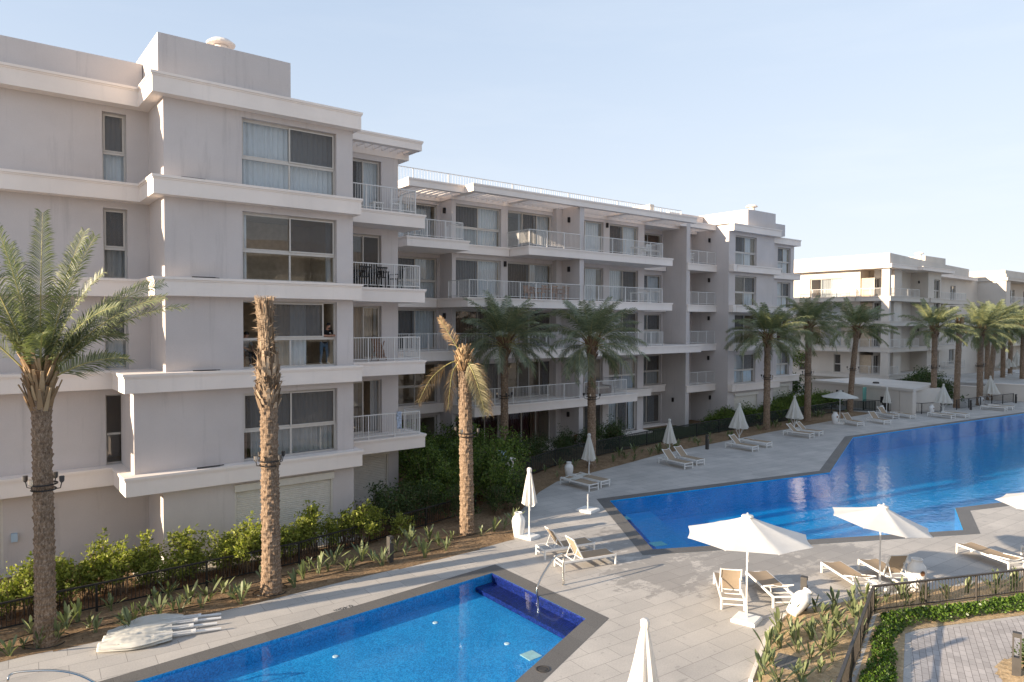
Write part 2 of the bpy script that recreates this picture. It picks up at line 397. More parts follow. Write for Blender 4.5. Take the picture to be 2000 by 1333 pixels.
def mounds(name, poly, z, amp, step, mat, freq=1.3):
    xs = [p[0] for p in poly]; ys = [p[1] for p in poly]; mb = MB(); idx = {}
    def vert(i, j):
        if (i, j) not in idx:
            x, y = min(xs) + i * step, min(ys) + j * step
            e = min(1, edge_dist(poly, x, y) / .45) if inside(poly, x, y) else 0
            h = z + e * amp * (.55 + .6 * mnoise.noise((x * freq, y * freq, 3)) + .35 * mnoise.noise((x * freq * 4, y * freq * 4, 7)))
            idx[i, j] = len(mb.v); mb.v.append((x, y, h))
        return idx[i, j]
    for i in range(int((max(xs) - min(xs)) / step) + 1):
        for j in range(int((max(ys) - min(ys)) / step) + 1):
            if inside(poly, min(xs) + (i + .5) * step, min(ys) + (j + .5) * step):
                mb.f.append((vert(i, j), vert(i + 1, j), vert(i + 1, j + 1), vert(i, j + 1))); mb.mi.append(0)
    return struct(mb.build(name, mat, smooth=True))

small_out = [(14.34, 19.0), (14.24, 13.53), (2.93, 9.06), (-6, 9.06), (-6, 17.93)]
big_out = [(23.49, 23.2), (19.07, 16.51), (31.58, 9.98), (35.13, 11.52), (62, 2.5), (112, -14), (112, 17.4), (78.8, 21.5), (50.98, 24.91), (37.93, 19.95)]
small_in, big_in = inset(small_out, .56), inset(big_out, .56)
deck_rect = [(-45, -30), (130, -30), (130, 75), (-45, 75)]
struct(sheet('deck', deck_rect, [small_out, big_out], 0, M['deck']))
struct(sheet('ground', [(-1500, -1500), (1500, -1500), (1500, 1500), (-1500, 1500)], [deck_rect], -.02, M['ground']))
for outer, inner, zw, zf, mats, wm in ((small_out, small_in, -.045, -.45, ('poolblue', 'poolblue'), 'water_calm'), (big_out, big_in, -.035, -1.3, ('pooldeep', 'pooldeep'), 'water_rip')):
    o = sheet('pool_coping', outer, [inner], .003, M['coping']); struct(o)
    mb = MB(); n = len(inner)
    for i in range(n):
        a, b = inner[i], inner[(i + 1) % n]
        mb.quad((*a, .003), (*b, .003), (*b, zf), (*a, zf))
    mb.f.append(tuple(range(len(mb.v), len(mb.v) + n))); mb.mi.append(0); mb.v += [(x, y, zf) for x, y in inner]
    struct(mb.build('pool_basin', M[mats[0]]))
    mb = MB(); mb.f.append(tuple(range(n))); mb.mi.append(0); mb.v += [(x, y, zw) for x, y in inner]
    struct(mb.build('water', M[wm]))
# navy entry step of the small pool, benches of the big one
pa_ = min(small_in, key=lambda q_: (q_[0] - 13.78) ** 2 + (q_[1] - 18.4) ** 2); pb_ = min(small_in, key=lambda q_: (q_[0] - 13.7) ** 2 + (q_[1] - 13.9) ** 2)
def lin(u_, off): return (pa_[0] + (pb_[0] - pa_[0]) * u_ - off, pa_[1] + (pb_[1] - pa_[1]) * u_)
mb = MB(); mb.prism([lin(.001, .012), lin(.999, .012), (lin(1, .70)[0], lin(1, 0)[1] - .27), lin(.003, .70)], -.44, -.30); struct(mb.build('pool_step', M['poolnavy']))
mb = MB(); mb.prism([lin(.001, .002), lin(.999, .002), lin(.999, .010), lin(.001, .010)], -.44, .001); struct(mb.build('pool_wall', M['poolnavy']))
mb = MB()
e = (Vector(big_out[1]) - Vector(big_out[0])).normalized(); nn = Vector((-e.y, e.x))
p0 = Vector(big_in[-1]) if False else None
mb.prism([(24.55, 22.35), (20.6, 16.35), (22.0, 15.65), (25.9, 21.98)], -1.29, -.72); struct(mb.build('pool_bench', M['pooldeep']))
def plate(name, c, sx, sy, rz, z, h, mat):
    mb = MB(); mb.box(-sx / 2, sx / 2, -sy / 2, sy / 2, 0, h); return mb.build(name, mat, loc=(c[0], c[1], z), rotz=rz)
q = at(1037, 1281, -.45); tag(plate('drain_grate', q, .42, .42, R(0), -.448, .012, M['pooltile']), 'pale square drain grate on the floor of the small shallow pool', 'drain grate')
for (x, y), lab in (((1217, 1013), 'pale square grate under the water by the left edge of the large pool'), ((1285, 1063), 'pale square grate under the water in the near corner of the large pool')):
    q = at(x, y, -.72); tag(plate('drain_grate', q, .62, .5, R(-20), -.718, .012, M['pooltile']), lab, 'drain grate')
for i, ((x, y), lab) in enumerate((((990, 1258), 'small white round light in the small pool floor near the grate'), ((655, 1283), 'small white round light in the small pool floor left of centre'), ((850, 1217), 'small white round light in the small pool floor near the far edge'))):
    q = at(x, y, -.45); mb = MB(); mb.lathe([(.075, 0), (.075, .012), (.05, .02)], n=16); tag(mb.build('pool_light', M['white'], loc=(q.x, q.y, -.449)), lab, 'pool light')
# beds
bed_edge = [at(0, 1292), at(180, 1256), at(350, 1214), at(520, 1174), at(700, 1129), at(880, 1088), at(1003, 1054)]
bed_left = [(-20, 20.7)] + [tuple(p[:2]) for p in bed_edge] + [(18.4, 23.1), (22.3, 25.9), (24.4, 27.0), (29.3, 27.75), (35, 28.7), (48, 29.4), (60, 29.7), (66.4, 30.0)]
bed_poly = bed_left + [(66.4, 38.5), (16, 38.5), (16, 29), (-20, 29)]
struct(sheet('planting_bed', bed_poly, [], .006, M['soil']))
front_strip = bed_left[:7] + [tuple(at(1003, 1054)[:2])] + [(17.3, 24.6), (9, 22.9), (-20, 22.7)]
front_strip = bed_left[:8] + [(17.3, 24.6), (9, 22.9), (-20, 22.7)]
mounds('planting_bed', front_strip, .004, .06, .16, M['soil'])
mounds('planting_bed', [(-20, 23.0), (9, 23.15), (17.6, 24.9), (21, 27.6), (27, 30), (27, 33), (16.6, 33), (16.6, 29.0), (12.3, 28.2), (12.3, 24.2), (-20, 24.2)], .008, .10, .2, M['redsoil'])
mounds('planting_bed', [(24.4, 27.1), (29.3, 27.85), (35, 28.8), (48, 29.5), (66, 30.0), (66, 31.9), (48, 31.4), (36, 31.0), (26, 29.6)], .008, .08, .25, M['soil'])
struct(sheet('lawn', [(33, 32.0), (37, 31.6), (47.5, 31.9), (47.5, 36), (41.0, 36), (41, 34.6), (36.2, 34.6), (34.5, 33.2)], [], .022, M['lawn']))
mb = MB(); mb.prism([(23.9, 33.9), (31.9, 33.9), (31.9, 36.5), (23.9, 36.5)], .0, .12); mb.prism([(33, 34.7), (41.1, 34.7), (41.1, 36.5), (33, 36.5)], 0, .14); mb.prism([(41.3, 36.6), (45.3, 36.6), (45.3, 38), (41.3, 38)], 0, .14)
struct(mb.build('terrace', M['trim']))
mb = MB(); mb.prism([(4.4, 24.35), (12.2, 24.35), (12.2, 25.8), (4.4, 25.8)], 0, .05); struct(mb.build('terrace', M['cream']))
bed_r = [tuple(at(1466, 1333)[:2]), tuple(at(1500, 1236)[:2]), tuple(at(1532, 1204)[:2]), (18.6, 10.62), (20.95, 9.9), (26.4, 7.7), (32, 5.3), (32, 4.2), (25.46, 6.86), (20.38, 9.07), (16.06, 7.64), (10, 5.62), (9, 6.3)]
struct(sheet('planting_bed', bed_r, [], .006, M['sand']))
mounds('planting_bed', bed_r, .004, .09, .11, M['sand'], 1.7)
cover_poly = [(10, 5.5), (16.1, 7.55), (20.42, 8.98), (25.5, 6.76), (32, 4.0), (32, 2.75), (23.6, 6.42), (20.35, 7.84), (19.75, 7.95), (17.2, 6.95), (13, 5.35)]
struct(sheet('planting_bed', cover_poly, [], .010, M['sand']))
struct(sheet('path', [(4, 3.0), (13.2, 5.15), (17.35, 6.82), (19.8, 7.82), (20.3, 7.72), (23.6, 6.28), (34, 1.7), (34, -14), (4, -14)], [], .008, M['paver']))
isl = [(19.9 + 1.5 * math.cos(t * .3), 4.55 + 1.25 * math.sin(t * .3)) for t in range(21)]
struct(sheet('planting_bed', isl, [], .012, M['sand'])); mounds('planting_bed', isl, .012, .06, .12, M['sand'])
mb = MB()
a, b = at(1466, 1333), at(1502, 1234); mb.bar((*a[:2], .035), (*b[:2], .035), .09, .07); a = at(1534, 1203); mb.bar((*b[:2], .03), (*a[:2], .03), .07, .06)
struct(mb.build('kerb', M['trim']))
tag(plate('access_cover', at(1535, 1298), .75, .5, R(20), .055, .02, M['coping']), 'flat grey access cover in the sandy bed beside the strappy plants', 'access cover')
# depth figures painted on the deck
cu = bpy.data.curves.new('depth_marking', 'FONT'); cu.body = '0.40m'; cu.size = .24; cu.align_x = 'CENTER'
tmp = bpy.data.objects.new('tmp', cu); C.objects.link(tmp); dg = bpy.context.evaluated_depsgraph_get(); dg.update()
me = bpy.data.meshes.new_from_object(tmp.evaluated_get(dg)); bpy.data.objects.remove(tmp); me.materials.clear(); me.materials.append(M['text']); me.name = 'depth_marking'
o = bpy.data.objects.new('depth_marking', me); C.objects.link(o); q = at(668, 1187); o.location = (q.x, q.y, .006); o.rotation_euler = (0, 0, R(180 + 3))
tag(o, 'black depth figures 0.40m painted on the deck beside the small pool', 'depth marking')
q = at(1060, 1308); mb = MB(); mb.lathe([(.17, 0), (.17, .012), (.145, .012), (.145, .004), (.10, .004), (.10, .012), (.02, .012)], n=24)
tag(mb.build('skimmer_lid', M['dark'], loc=(q.x, q.y, .003)), 'round dark skimmer lid set in the granite coping of the small pool', 'skimmer lid')

# ------------------------------------------------------------------ buildings
L = {0: 0, 1: 3.3, 2: 6.62, 3: 9.79, 4: 13.10, 5: 16.42}
class Bld:
    def __init__(s, label, base, mat='plaster', group='apartment buildings round the pool'):
        s.mat = mat
        s.r = thing('apartment_building', label, 'apartment building', base, 0, group); s.o = base
    def part(s, mb, name, mat, parent=None, smooth=False): return mb.build(name, mat, parent or s.r, off=s.o, smooth=smooth)
    def slab(s, poly, zt, th=.62, name='floor_slab', mat='trim', cap=True):
        mb = MB(); p = list(poly)
        if cap:
            mb.prism(p, zt - th, zt - .085); mb.prism(inset(p, -.05), zt - .083, zt)
            mb.prism(inset(p, -.022), zt - .135, zt - .085)
        else: mb.prism(p, zt - th, zt)
        return s.part(mb, name, M[mat])
    def T(s, axis, c, a, d, z): return (a, c + d, z) if axis == 'w' else (c + d, a, z)
    def q(s, mb, axis, c, a0, a1, d, z0, z1, mi=0):
        p = [s.T(axis, c, a0, d, z0), s.T(axis, c, a1, d, z0), s.T(axis, c, a1, d, z1), s.T(axis, c, a0, d, z1)]
        mb.quad(*(p if axis == 'w' else p[::-1]), mi=mi)
    def bx(s, mb, axis, c, a0, a1, d0, d1, z0, z1, mi=0):
        if axis == 'w': mb.box(a0, a1, c + d0, c + d1, z0, z1, mi)
        else: mb.box(c + d0, c + d1, a0, a1, z0, z1, mi)
    def wall(s, axis, c, a0, a1, z0, z1, ops=(), rev=.30, room=2.6):
        A = sorted({a0, a1} | {x for o in ops for x in o[:2]}); Z = sorted({z0, z1} | {x for o in ops for x in o[2:4]})
        w_ = MB()
        for i in range(len(A) - 1):
            for j in range(len(Z) - 1):
                am, zm = (A[i] + A[i + 1]) / 2, (Z[j] + Z[j + 1]) / 2
                if not any(o[0] < am < o[1] and o[2] < zm < o[3] for o in ops): s.q(w_, axis, c, A[i], A[i + 1], 0, Z[j], Z[j + 1])
        for o in ops:
            b0, b1, y0, y1 = o[:4]; D = o[4] if len(o) > 4 else room
            rm = MB()
            for mb, d0, d1 in ((w_, 0, rev), (rm, rev, D)):
                for (p, y, p2, y2) in ((b0, y0, b1, y0), (b1, y0, b1, y1), (b1, y1, b0, y1), (b0, y1, b0, y0)):
                    mb.quad(s.T(axis, c, p, d0, y), s.T(axis, c, p2, d0, y2), s.T(axis, c, p2, d1, y2), s.T(axis, c, p, d1, y))
            s.q(rm, axis, c, b0, b1, D, y0, y1); s.part(rm, 'room', M['interior'])
        s.part(w_, 'wall', M[s.mat])
    def window(s, axis, c, a0, a1, z0, z1, style='wide', cells='cscc', curt=(), d=.19, tr=1.05, name='window'):
        fr, gl, scn, cu = MB(), MB(), MB(), MB(); t = .055
        def bar(x0, x1, y0, y1, e=0, dp=.07): s.bx(fr, axis, c, x0, x1, d - e, d - e + dp, y0, y1)
        bar(a0, a1, z1 - t, z1); bar(a0, a1, z0, z0 + t); bar(a0, a0 + t, z0 + t, z1 - t); bar(a1 - t, a1, z0 + t, z1 - t)
        def cell(x0, x1, y0, y1, k, e=0, sash=True):
            if k == 'o': return
            if sash:
                b = .05
                bar(x0, x1, y1 - b, y1, e, .045); bar(x0, x1, y0, y0 + b, e, .045); bar(x0, x0 + b, y0 + b, y1 - b, e, .045); bar(x1 - b, x1, y0 + b, y1 - b, e, .045)
                x0 += b; x1 -= b; y0 += b; y1 -= b
            s.q(gl if k != 'S' else scn, axis, c, x0, x1, d - e + .025, y0, y1)
            if k == 's': s.q(scn, axis, c, x0, x1, d - e + .012, y0, y1)
        x0, x1, y0, y1 = a0 + t, a1 - t, z0 + t, z1 - t; xm = (x0 + x1) / 2
        if style == 'wide':
            zt = z0 + tr; bar(x0, x1, zt - .045, zt + .045, .02, .09); bar(xm - .03, xm + .03, y0, zt - .045)
            cell(x0, xm + .03, zt + .05, y1 - .002, cells[0], .0); cell(xm - .03, x1, zt + .05, y1 - .002, cells[1], .052)
            cell(x0, xm - .03, y0, zt - .05, cells[2], 0, False); cell(xm + .03, x1, y0, zt - .05, cells[3], 0, False)
        elif style == 'open':   # upper left open, middle sash slid across, right open
            zt = z0 + tr; bar(x0, x1, zt - .045, zt + .045, .02, .09); bar(xm - .03, xm + .03, y0, zt - .045)
            cell(8.95, 11.03, zt + .05, y1 - .002, 's', .052)
            cell(x0, xm - .03, y0, zt - .05, 'c', 0, False); cell(xm + .03, x1, y0, zt - .05, 'c', 0, False)
        elif style == 'narrow':
            zt = z0 + tr; bar(x0, x1, zt - .04, zt + .04, .02, .09)
            cell(x0, x1, zt + .05, y1 - .002, cells[0], .03); cell(x0, x1, y0, zt - .05, cells[1], 0, False)
        else:
            n = len(cells); wd = (x1 - x0) / n
            for i, k in enumerate(cells): cell(x0 + wd * i - (.02 if i else 0), x0 + wd * (i + 1) + (.02 if i < n - 1 else 0), y0, y1 - .002, k, .05 * (i % 2))
        o = s.part(fr, name, M['frame'])
        if gl.v: s.part(gl, 'pane', M['glass'], o)
        if scn.v: s.part(scn, 'insect_screen', M['screen'], o)
        mats = []
        for q in curt:
            f0, f1, mt = q[:3]; zlo = q[3] if len(q) > 3 else z0 + .03; zhi = z1 - .03; dd = .40 + .05 * (len(mats) % 2)
            if M[mt] not in mats: mats.append(M[mt])
            mi = mats.index(M[mt]); b0, b1 = a0 + .02 + (a1 - a0 - .04) * f0, a0 + .02 + (a1 - a0 - .04) * f1; n = max(8, int((b1 - b0) / .028)); rnd = random.Random(int(a0 * 100 + z0 * 10))
            ph = [0]
            for i in range(n): ph.append(ph[-1] + .62 + .5 * rnd.random())
            am = [.022 + .02 * rnd.random() for _ in range(n + 1)]
            for i in range(n):
                p = [(b0 + (b1 - b0) * (i + kk) / n, dd + am[i + kk] * math.sin(ph[i + kk])) for kk in (0, 1)]
                cu.quad(s.T(axis, c, p[0][0], p[0][1], zlo), s.T(axis, c, p[1][0], p[1][1], zlo), s.T(axis, c, p[1][0], p[1][1], zhi), s.T(axis, c, p[0][0], p[0][1], zhi), mi=mi)
        if cu.v: s.part(cu, 'curtain', mats, o, True)
        return o
    def railing(s, parent, pts, z, h=1.05, every=1.35, gap=.115, bw=.008):
        mb = MB()
        for (x0, y0), (x1, y1) in zip(pts, pts[1:]):
            a, b = Vector((x0, y0, 0)), Vector((x1, y1, 0)); Ln = (b - a).length
            mb.bar(a + zz * (z + h - .02), b + zz * (z + h - .02), .055, .04); mb.bar(a + zz * (z + .11), b + zz * (z + .11), .03, .03)
            n = max(1, round(Ln / every))
            for i in range(0 if (x0, y0) == tuple(pts[0]) else 1, n + 1):
                p = a.lerp(b, i / n); mb.box(p.x - .022, p.x + .022, p.y - .022, p.y + .022, z, z + h - .04)
            m = max(1, round(Ln / gap))
            for i in range(1, m):
                p = a.lerp(b, i / m); mb.box(p.x - bw, p.x + bw, p.y - bw, p.y + bw, z + .125, z + h - .04)
        return s.part(mb, 'railing', M['rail'], parent)
    def lamp(s, axis, c, a, z):
        mb = MB(); s.bx(mb, axis, c, a - .07, a + .07, -.14, -.003, z - .17, z + .17); s.bx(mb, axis, c, a - .045, a + .045, -.16, -.141, z - .12, z + .12); s.part(mb, 'wall_lamp', M['lampblack'])
    def shutter(s, axis, c, a0, a1, z0, z1, mat='shutter', d=.12):
        mb = MB(); n = int((z1 - z0 - .25) / .075); h = (z1 - .25 - z0) / n
        for i in range(n):
            b = z0 + i * h
            for (da, za, db, zb) in ((d, b, d - .018, b + h * .25), (d - .018, b + h * .25, d - .018, b + h * .8), (d - .018, b + h * .8, d, b + h)):
                mb.quad(s.T(axis, c, a0, da, za), s.T(axis, c, a1, da, za), s.T(axis, c, a1, db, zb), s.T(axis, c, a0, db, zb))
        s.bx(mb, axis, c, a0 - .02, a1 + .02, -.09, d, z1 - .25, z1)
        s.bx(mb, axis, c, a0, a0 + .06, .02, d + .02, z0, z1 - .25); s.bx(mb, axis, c, a1 - .06, a1, .02, d + .02, z0, z1 - .25)
        s.part(mb, 'roller_shutter', M[mat])
    def louvres(s, a0, a1, w0, w1, zt, step=.42):
        mb = MB(); n = max(2, round((a1 - a0) / step))
        for i in range(n):
            x = a0 + (a1 - a0) * (i + .5) / n; mb.box(x - .03, x + .03, w0, w1, zt - .41, zt - .22)
        s.part(mb, 'louvre_pergola', M['trim'])
    def vent(s, x, y, z, sc=1.0):
        mb = MB(); mb.lathe([(.30, -.9), (.28, 0), (.26, .30), (.23, .32), (.5, .34), (.52, .40), (.36, .52), (.05, .56)], (x, y, z), 20)
        mb.v = [((a - x) * sc + x, (b - y) * sc + y, (c_ - z) * sc + z) for a, b, c_ in mb.v]; s.part(mb, 'roof_vent', M['trim'], smooth=False)

# ---- A: the near block on the left
A = Bld('near grey apartment block on the left with the parapet box and wide corner windows', (8, 25, 0))
UE = -4.0
WF, WR = 25.45, 27.75        # front wall of the projecting block, wall of the recessed wing
for k_ in (1, 2, 3, 4, 5):
    ul = 4.12 if k_ <= 2 else 5.02; th = .62 if k_ < 5 else .66
    A.slab([(UE, 27.25), (ul, 27.25), (ul, 25.03), (12.36, 25.03), (12.36, 31), (UE, 31)], L[k_], th)
NW = (3.98, 4.72)
WW = (7.96, 11.52)
def zr(k_, h=2.45): return (L[k_] + .012, L[k_] + h)
# recessed wing wall with a narrow window on each storey
A.wall('w', WR, UE, 5.46, 0, L[5], [(*NW, *zr(i)) for i in (1, 2, 3, 4)] + [(-1.6, 1.05, .3, 2.85, .35)])
A.shutter('w', WR, -1.6, 1.05, .3, 2.85, 'shutter', .15)
A.window('w', WR, *NW, *zr(4), 'narrow', 'sc', [(0, 1, 'curt_white')])
A.window('w', WR, *NW, *zr(3), 'narrow', 'sc', [(.0, 1, 'curt_grey')])
A.window('w', WR, *NW, *zr(2), 'narrow', 'sc', [(0, 1, 'curt_white')])
A.window('w', WR, *NW, *zr(1), 'narrow', 'oc', [(.86, 1, 'curt_brown')])
# projecting block
A.wall('w', WF, 5.30, 12.2, 0, L[1] - .3, [(7.62, 11.32, .02, 2.52, .4)])
A.wall('w', WF, 4.45, 12.2, L[1], L[2], [(*WW, *zr(1))]); A.wall('w', WF, 5.42, 12.2, L[2], L[5], [(*WW, *zr(i)) for i in (2, 3, 4)])
A.wall('u', 5.30, WF, WR, 0, L[1] - .3); A.wall('u', 4.45, WF, WR, L[1], L[2]); A.wall('u', 5.42, WF, WR, L[2], L[5])
A.shutter('w', WF, 7.62, 11.32, .02, 2.52)
A.window('w', WF, *WW, *zr(4), 'wide', 'cscc', [(0, .5, 'curt_white'), (.5, 1, 'curt_white')])
A.window('w', WF, *WW, *zr(3), 'wide', 'cscc', [(0, .07, 'curt_white'), (.93, 1, 'curt_grey')])
A.window('w', WF, *WW, *zr(2), 'open', 'cccc', [(.33, .52, 'curt_beige'), (.28, .86, 'curt_grey', L[2] + 1.1), (.52, .70, 'curt_white')])
A.window('w', WF, *WW, *zr(1), 'wide', 'sscc', [(0, .06, 'curt_brown'), (.10, 1, 'curt_grey')])
# roof parapets and the box on top
A.slab([(UE, 27.75), (5.25, 27.75), (5.25, 33), (UE, 33)], 17.42, 1.0, 'parapet', 'plaster', False)
A.slab([(5.27, 25.06 + .35), (9.72, 25.41), (9.72, 32), (5.27, 32)], 17.82, 1.4, 'parapet', 'plaster', False)
A.vent(7.95, 27.8, 18.42, 1.0)
mb = MB(); mb.box(1.25, 1.42, WR - .12, WR - .003, 1.15, 1.42); A.part(mb, 'meter_box', M['pale_blue'])
for k_, x_ in ((4, 5.9), (3, 6.2), (2, 6.2), (1, 6.3)):
    mb = MB(); mb.box(x_, x_ + .75, 25.15, 25.19, L[k_] + .012, L[k_] + .05); mb.box(x_ + .2, x_ + .9, 25.22, 25.25, L[k_] + .012, L[k_] + .04); A.part(mb, 'ledge_strip', M['dark'])
# block ends and backs
A.wall('u', UE + .3, WR, 33, 0, L[5]); A.slab([(UE + .4, 28.2), (15.8, 31), (15.8, 44), (UE + .4, 44)], 16.3, 16.3, 'rear_block', 'plaster', False)
mb = MB(); mb.box(12.196, 12.2, WF, 31, 0, L[5]); A.part(mb, 'end_wall', M['plaster'])
# balconies of the near block
WB = 28.45
DO = (13.35, 15.02)
A.wall('w', WB, 12.2, 15.87, 0, L[5], [(*DO, *zr(i, 2.42), 3.2) for i in (1, 2, 3, 4)] + [(12.35, 15.35, .3, 2.55, .4)])
mb = MB(); mb.box(15.866, 15.87, WB, 31, 0, L[5]); A.part(mb, 'end_wall', M['plaster'])
A.shutter('w', WB, 12.35, 15.35, .3, 2.55)
A.slab([(12.38, 27.25), (16.42, 27.25), (16.42, 27.6), (12.38, 27.6)], L[5], .43, 'pergola_beam'); A.slab([(16.1, 27.65), (16.42, 27.65), (16.42, 28.4), (16.1, 28.4)], L[5], .42, 'pergola_beam', 'trim', False)
A.slab([(12.21, WB - .04), (16.42, WB - .04), (16.42, 31), (12.21, 31)], L[5], .66, 'floor_slab', 'trim', False)
A.louvres(12.4, 16.05, 27.6, WB, L[5])
for k_ in (4, 3, 2, 1):
    b = A.slab([(12.38, 27.0), (16.42, 27.0), (16.42, 28.9), (12.38, 28.9)], L[k_], .60, 'balcony')
    A.railing(b, [(12.42, 27.12), (16.0 if k_ == 4 else 16.2, 27.12), (16.0 if k_ == 4 else 16.2, WB)], L[k_])
A.window('w', WB, *DO, *zr(4, 2.42), 'door', 'sc', [(.0, .3, 'curt_grey'), (.4, 1, 'curt_white')])
A.window('w', WB, *DO, *zr(3, 2.42), 'door', 'cs', [])
A.window('w', WB, *DO, *zr(2, 2.42), 'door', 'oc', [(.28, .85, 'curt_beige'), (.9, 1, 'curt_grey')])
A.window('w', WB, *DO, *zr(1, 2.42), 'door', 'co', [(.78, 1, 'curt_grey')])

# ---- B: the long middle wing
B = Bld('long stepped apartment wing with balconies and roof railing behind the palms', (36, 36, 0))
WL, WM, WN = 37.1, 35.75, 37.4      # left bay, main wall, deep recess
UF0, UF1 = 32.35, 32.75             # party wall fin
U5, UB = 45.4, 49.25
# roof
B.slab([(16, 37.0), (23.6, 37.0), (23.6, WM - .04), (45.9, WM - .04), (45.9, 36.9), (49.3, 36.9), (49.3, 33.32), (56.35, 33.32), (56.35, 36.15), (64.6, 36.15), (64.6, 48), (16, 48)], L[5], .60)
B.slab([(19.85, 34.35), (23.62, 34.35), (23.62, 34.7), (19.85, 34.7)], L[5], .45, 'pergola_beam'); B.slab([(19.87, 34.75), (20.2, 34.75), (20.2, 37), (19.87, 37)], L[5], .45, 'pergola_beam', 'trim', False)
B.slab([(23.6, 33.42), (44.55, 33.42), (44.55, 33.8), (23.6, 33.8)], L[5], .45, 'pergola_beam'); B.slab([(23.62, 33.85), (24.0, 33.85), (24.0, 35.7), (23.62, 35.7)], L[5], .45, 'pergola_beam', 'trim', False)
B.slab([(44.6, 35.02), (49.25, 35.02), (49.25, 35.4), (44.6, 35.4)], L[5], .45, 'pergola_beam')
for u0 in (27.9, 36.9, 41.0): B.slab([(u0, 33.85), (u0 + .35, 33.85), (u0 + .35, 35.7), (u0, 35.7)], L[5], .42, 'pergola_beam', 'trim', False)
B.louvres(20.2, 23.5, 34.7, 37.0, L[5], .42); B.louvres(24.0, 44.4, 33.8, WM, L[5], .42); B.louvres(44.7, 49.2, 35.4, 36.9, L[5], .42)
# slabs and balconies
b4l = B.slab([(19.45, 33.88), (23.62, 33.88), (23.62, 37.3), (19.45, 37.3)], L[4], .56, 'balcony'); B.railing(b4l, [(19.6, 37.0), (19.6, 34.0), (23.25, 34.0), (23.25, WM)], L[4])
B.slab([(16, 36.65), (19.4, 36.65), (19.4, 37.3), (16, 37.3)], L[4], .56); B.slab([(23.66, 35.3), (27.75, 35.3), (27.75, 36.2), (23.66, 36.2)], L[4], .56)
b4 = B.slab([(27.8, 33.42), (41.7, 33.42), (41.7, 37.8), (27.8, 37.8)], L[4], .56, 'balcony')
b3 = B.slab([(23.2, 33.42), (41.7, 33.42), (41.7, 37.6), (23.2, 37.8)], L[3], .56, 'balcony'); B.slab([(16, 36.7), (23.15, 36.7), (23.15, 37.4), (16, 37.4)], L[3], .56)
b2 = B.slab([(27.75, 33.42), (45.25, 33.42), (45.25, 37.8), (27.75, 37.8)], L[2], .56, 'balcony'); b2l = B.slab([(16, 34.65), (27.7, 34.65), (27.7, 37.5), (16, 37.5)], L[2], .56, 'balcony')
b1 = B.slab([(23.7, 33.42), (37.9, 33.42), (37.9, 36), (23.7, 36)], L[1], .56, 'balcony'); B.slab([(37.95, 35.3), (41.6, 35.3), (41.6, 36.3), (37.95, 36.3)], L[1], .56)
B.slab([(16, 36.7), (23.65, 36.7), (23.65, 37.4), (16, 37.4)], L[1], .56)
for k_ in (1, 3, 4): B.slab([(41.65 if k_ == 1 else 41.75, 36.95), (45.3, 36.95), (45.3, 38), (41.65 if k_ == 1 else 41.75, 38)], L[k_], .56)
B.railing(b4, [(27.95, WM), (27.95, 33.55), (UF0, 33.55)], L[4]); B.railing(b4, [(UF1, 33.55), (40.7, 33.55), (40.7, WM)], L[4])
B.railing(b3, [(23.4, WM), (23.4, 33.55), (UF0, 33.55)], L[3]); B.railing(b3, [(UF1, 33.55), (40.7, 33.55), (40.7, WM)], L[3])
B.railing(b2, [(27.9, 34.7), (27.9, 33.55), (UF0, 33.55)], L[2]); B.railing(b2, [(UF1, 33.55), (40.8, 33.55), (40.8, WM)], L[2]); B.railing(b2l, [(18.8, 34.78), (27.85, 34.78)], L[2])
B.railing(b1, [(23.85, 35.6), (23.85, 33.55), (UF0, 33.55)], L[1]); B.railing(b1, [(UF1, 33.55), (36.9, 33.55), (36.9, WM)], L[1])
# party wall fin
mb = MB(); mb.box(UF0, UF1, 33.62, 38, 0, L[5] - .05); B.part(mb, 'party_wall', M['plaster'])
mb = MB(); mb.box(31.85, 32.34, 35.35, 36.2, 0, L[5] - .05); B.part(mb, 'pier', M['plaster'])
for k_ in range(5): B.lamp('u', UF0, 34.6, L[k_] + 2.12)
for k_ in (4, 2): B.lamp('u', 23.65, 36.5, L[k_] + 2.1)
# left bay
op = [(20.4, 23.45, *zr(i, 2.5)) for i in range(1, 5)] + [(20.4, 23.45, .05, 2.5)]
B.wall('w', WL, 15.9, 23.65, 0, L[5], op); B.wall('u', 23.65, WM, WL, 0, L[5])
B.window('w', WL, 20.4, 23.45, *zr(4, 2.5), 'door', 'cc', [(0, .3, 'curt_white'), (.45, .95, 'curt_grey')])
B.window('w', WL, 20.4, 23.45, *zr(3, 2.5), 'wide', 'sccc', [(0, 1, 'curt_white')])
B.window('w', WL, 20.4, 23.45, *zr(2, 2.5), 'door', 'sc', [(0, .45, 'curt_grey'), (.5, 1, 'curt_white')])
B.window('w', WL, 20.4, 23.45, *zr(1, 2.5), 'wide', 'cccc', [(.72, .8, 'curt_brown')])
B.window('w', WL, 20.4, 23.45, .05, 2.5, 'door', 'cc', [(0, .7, 'curt_brown')])
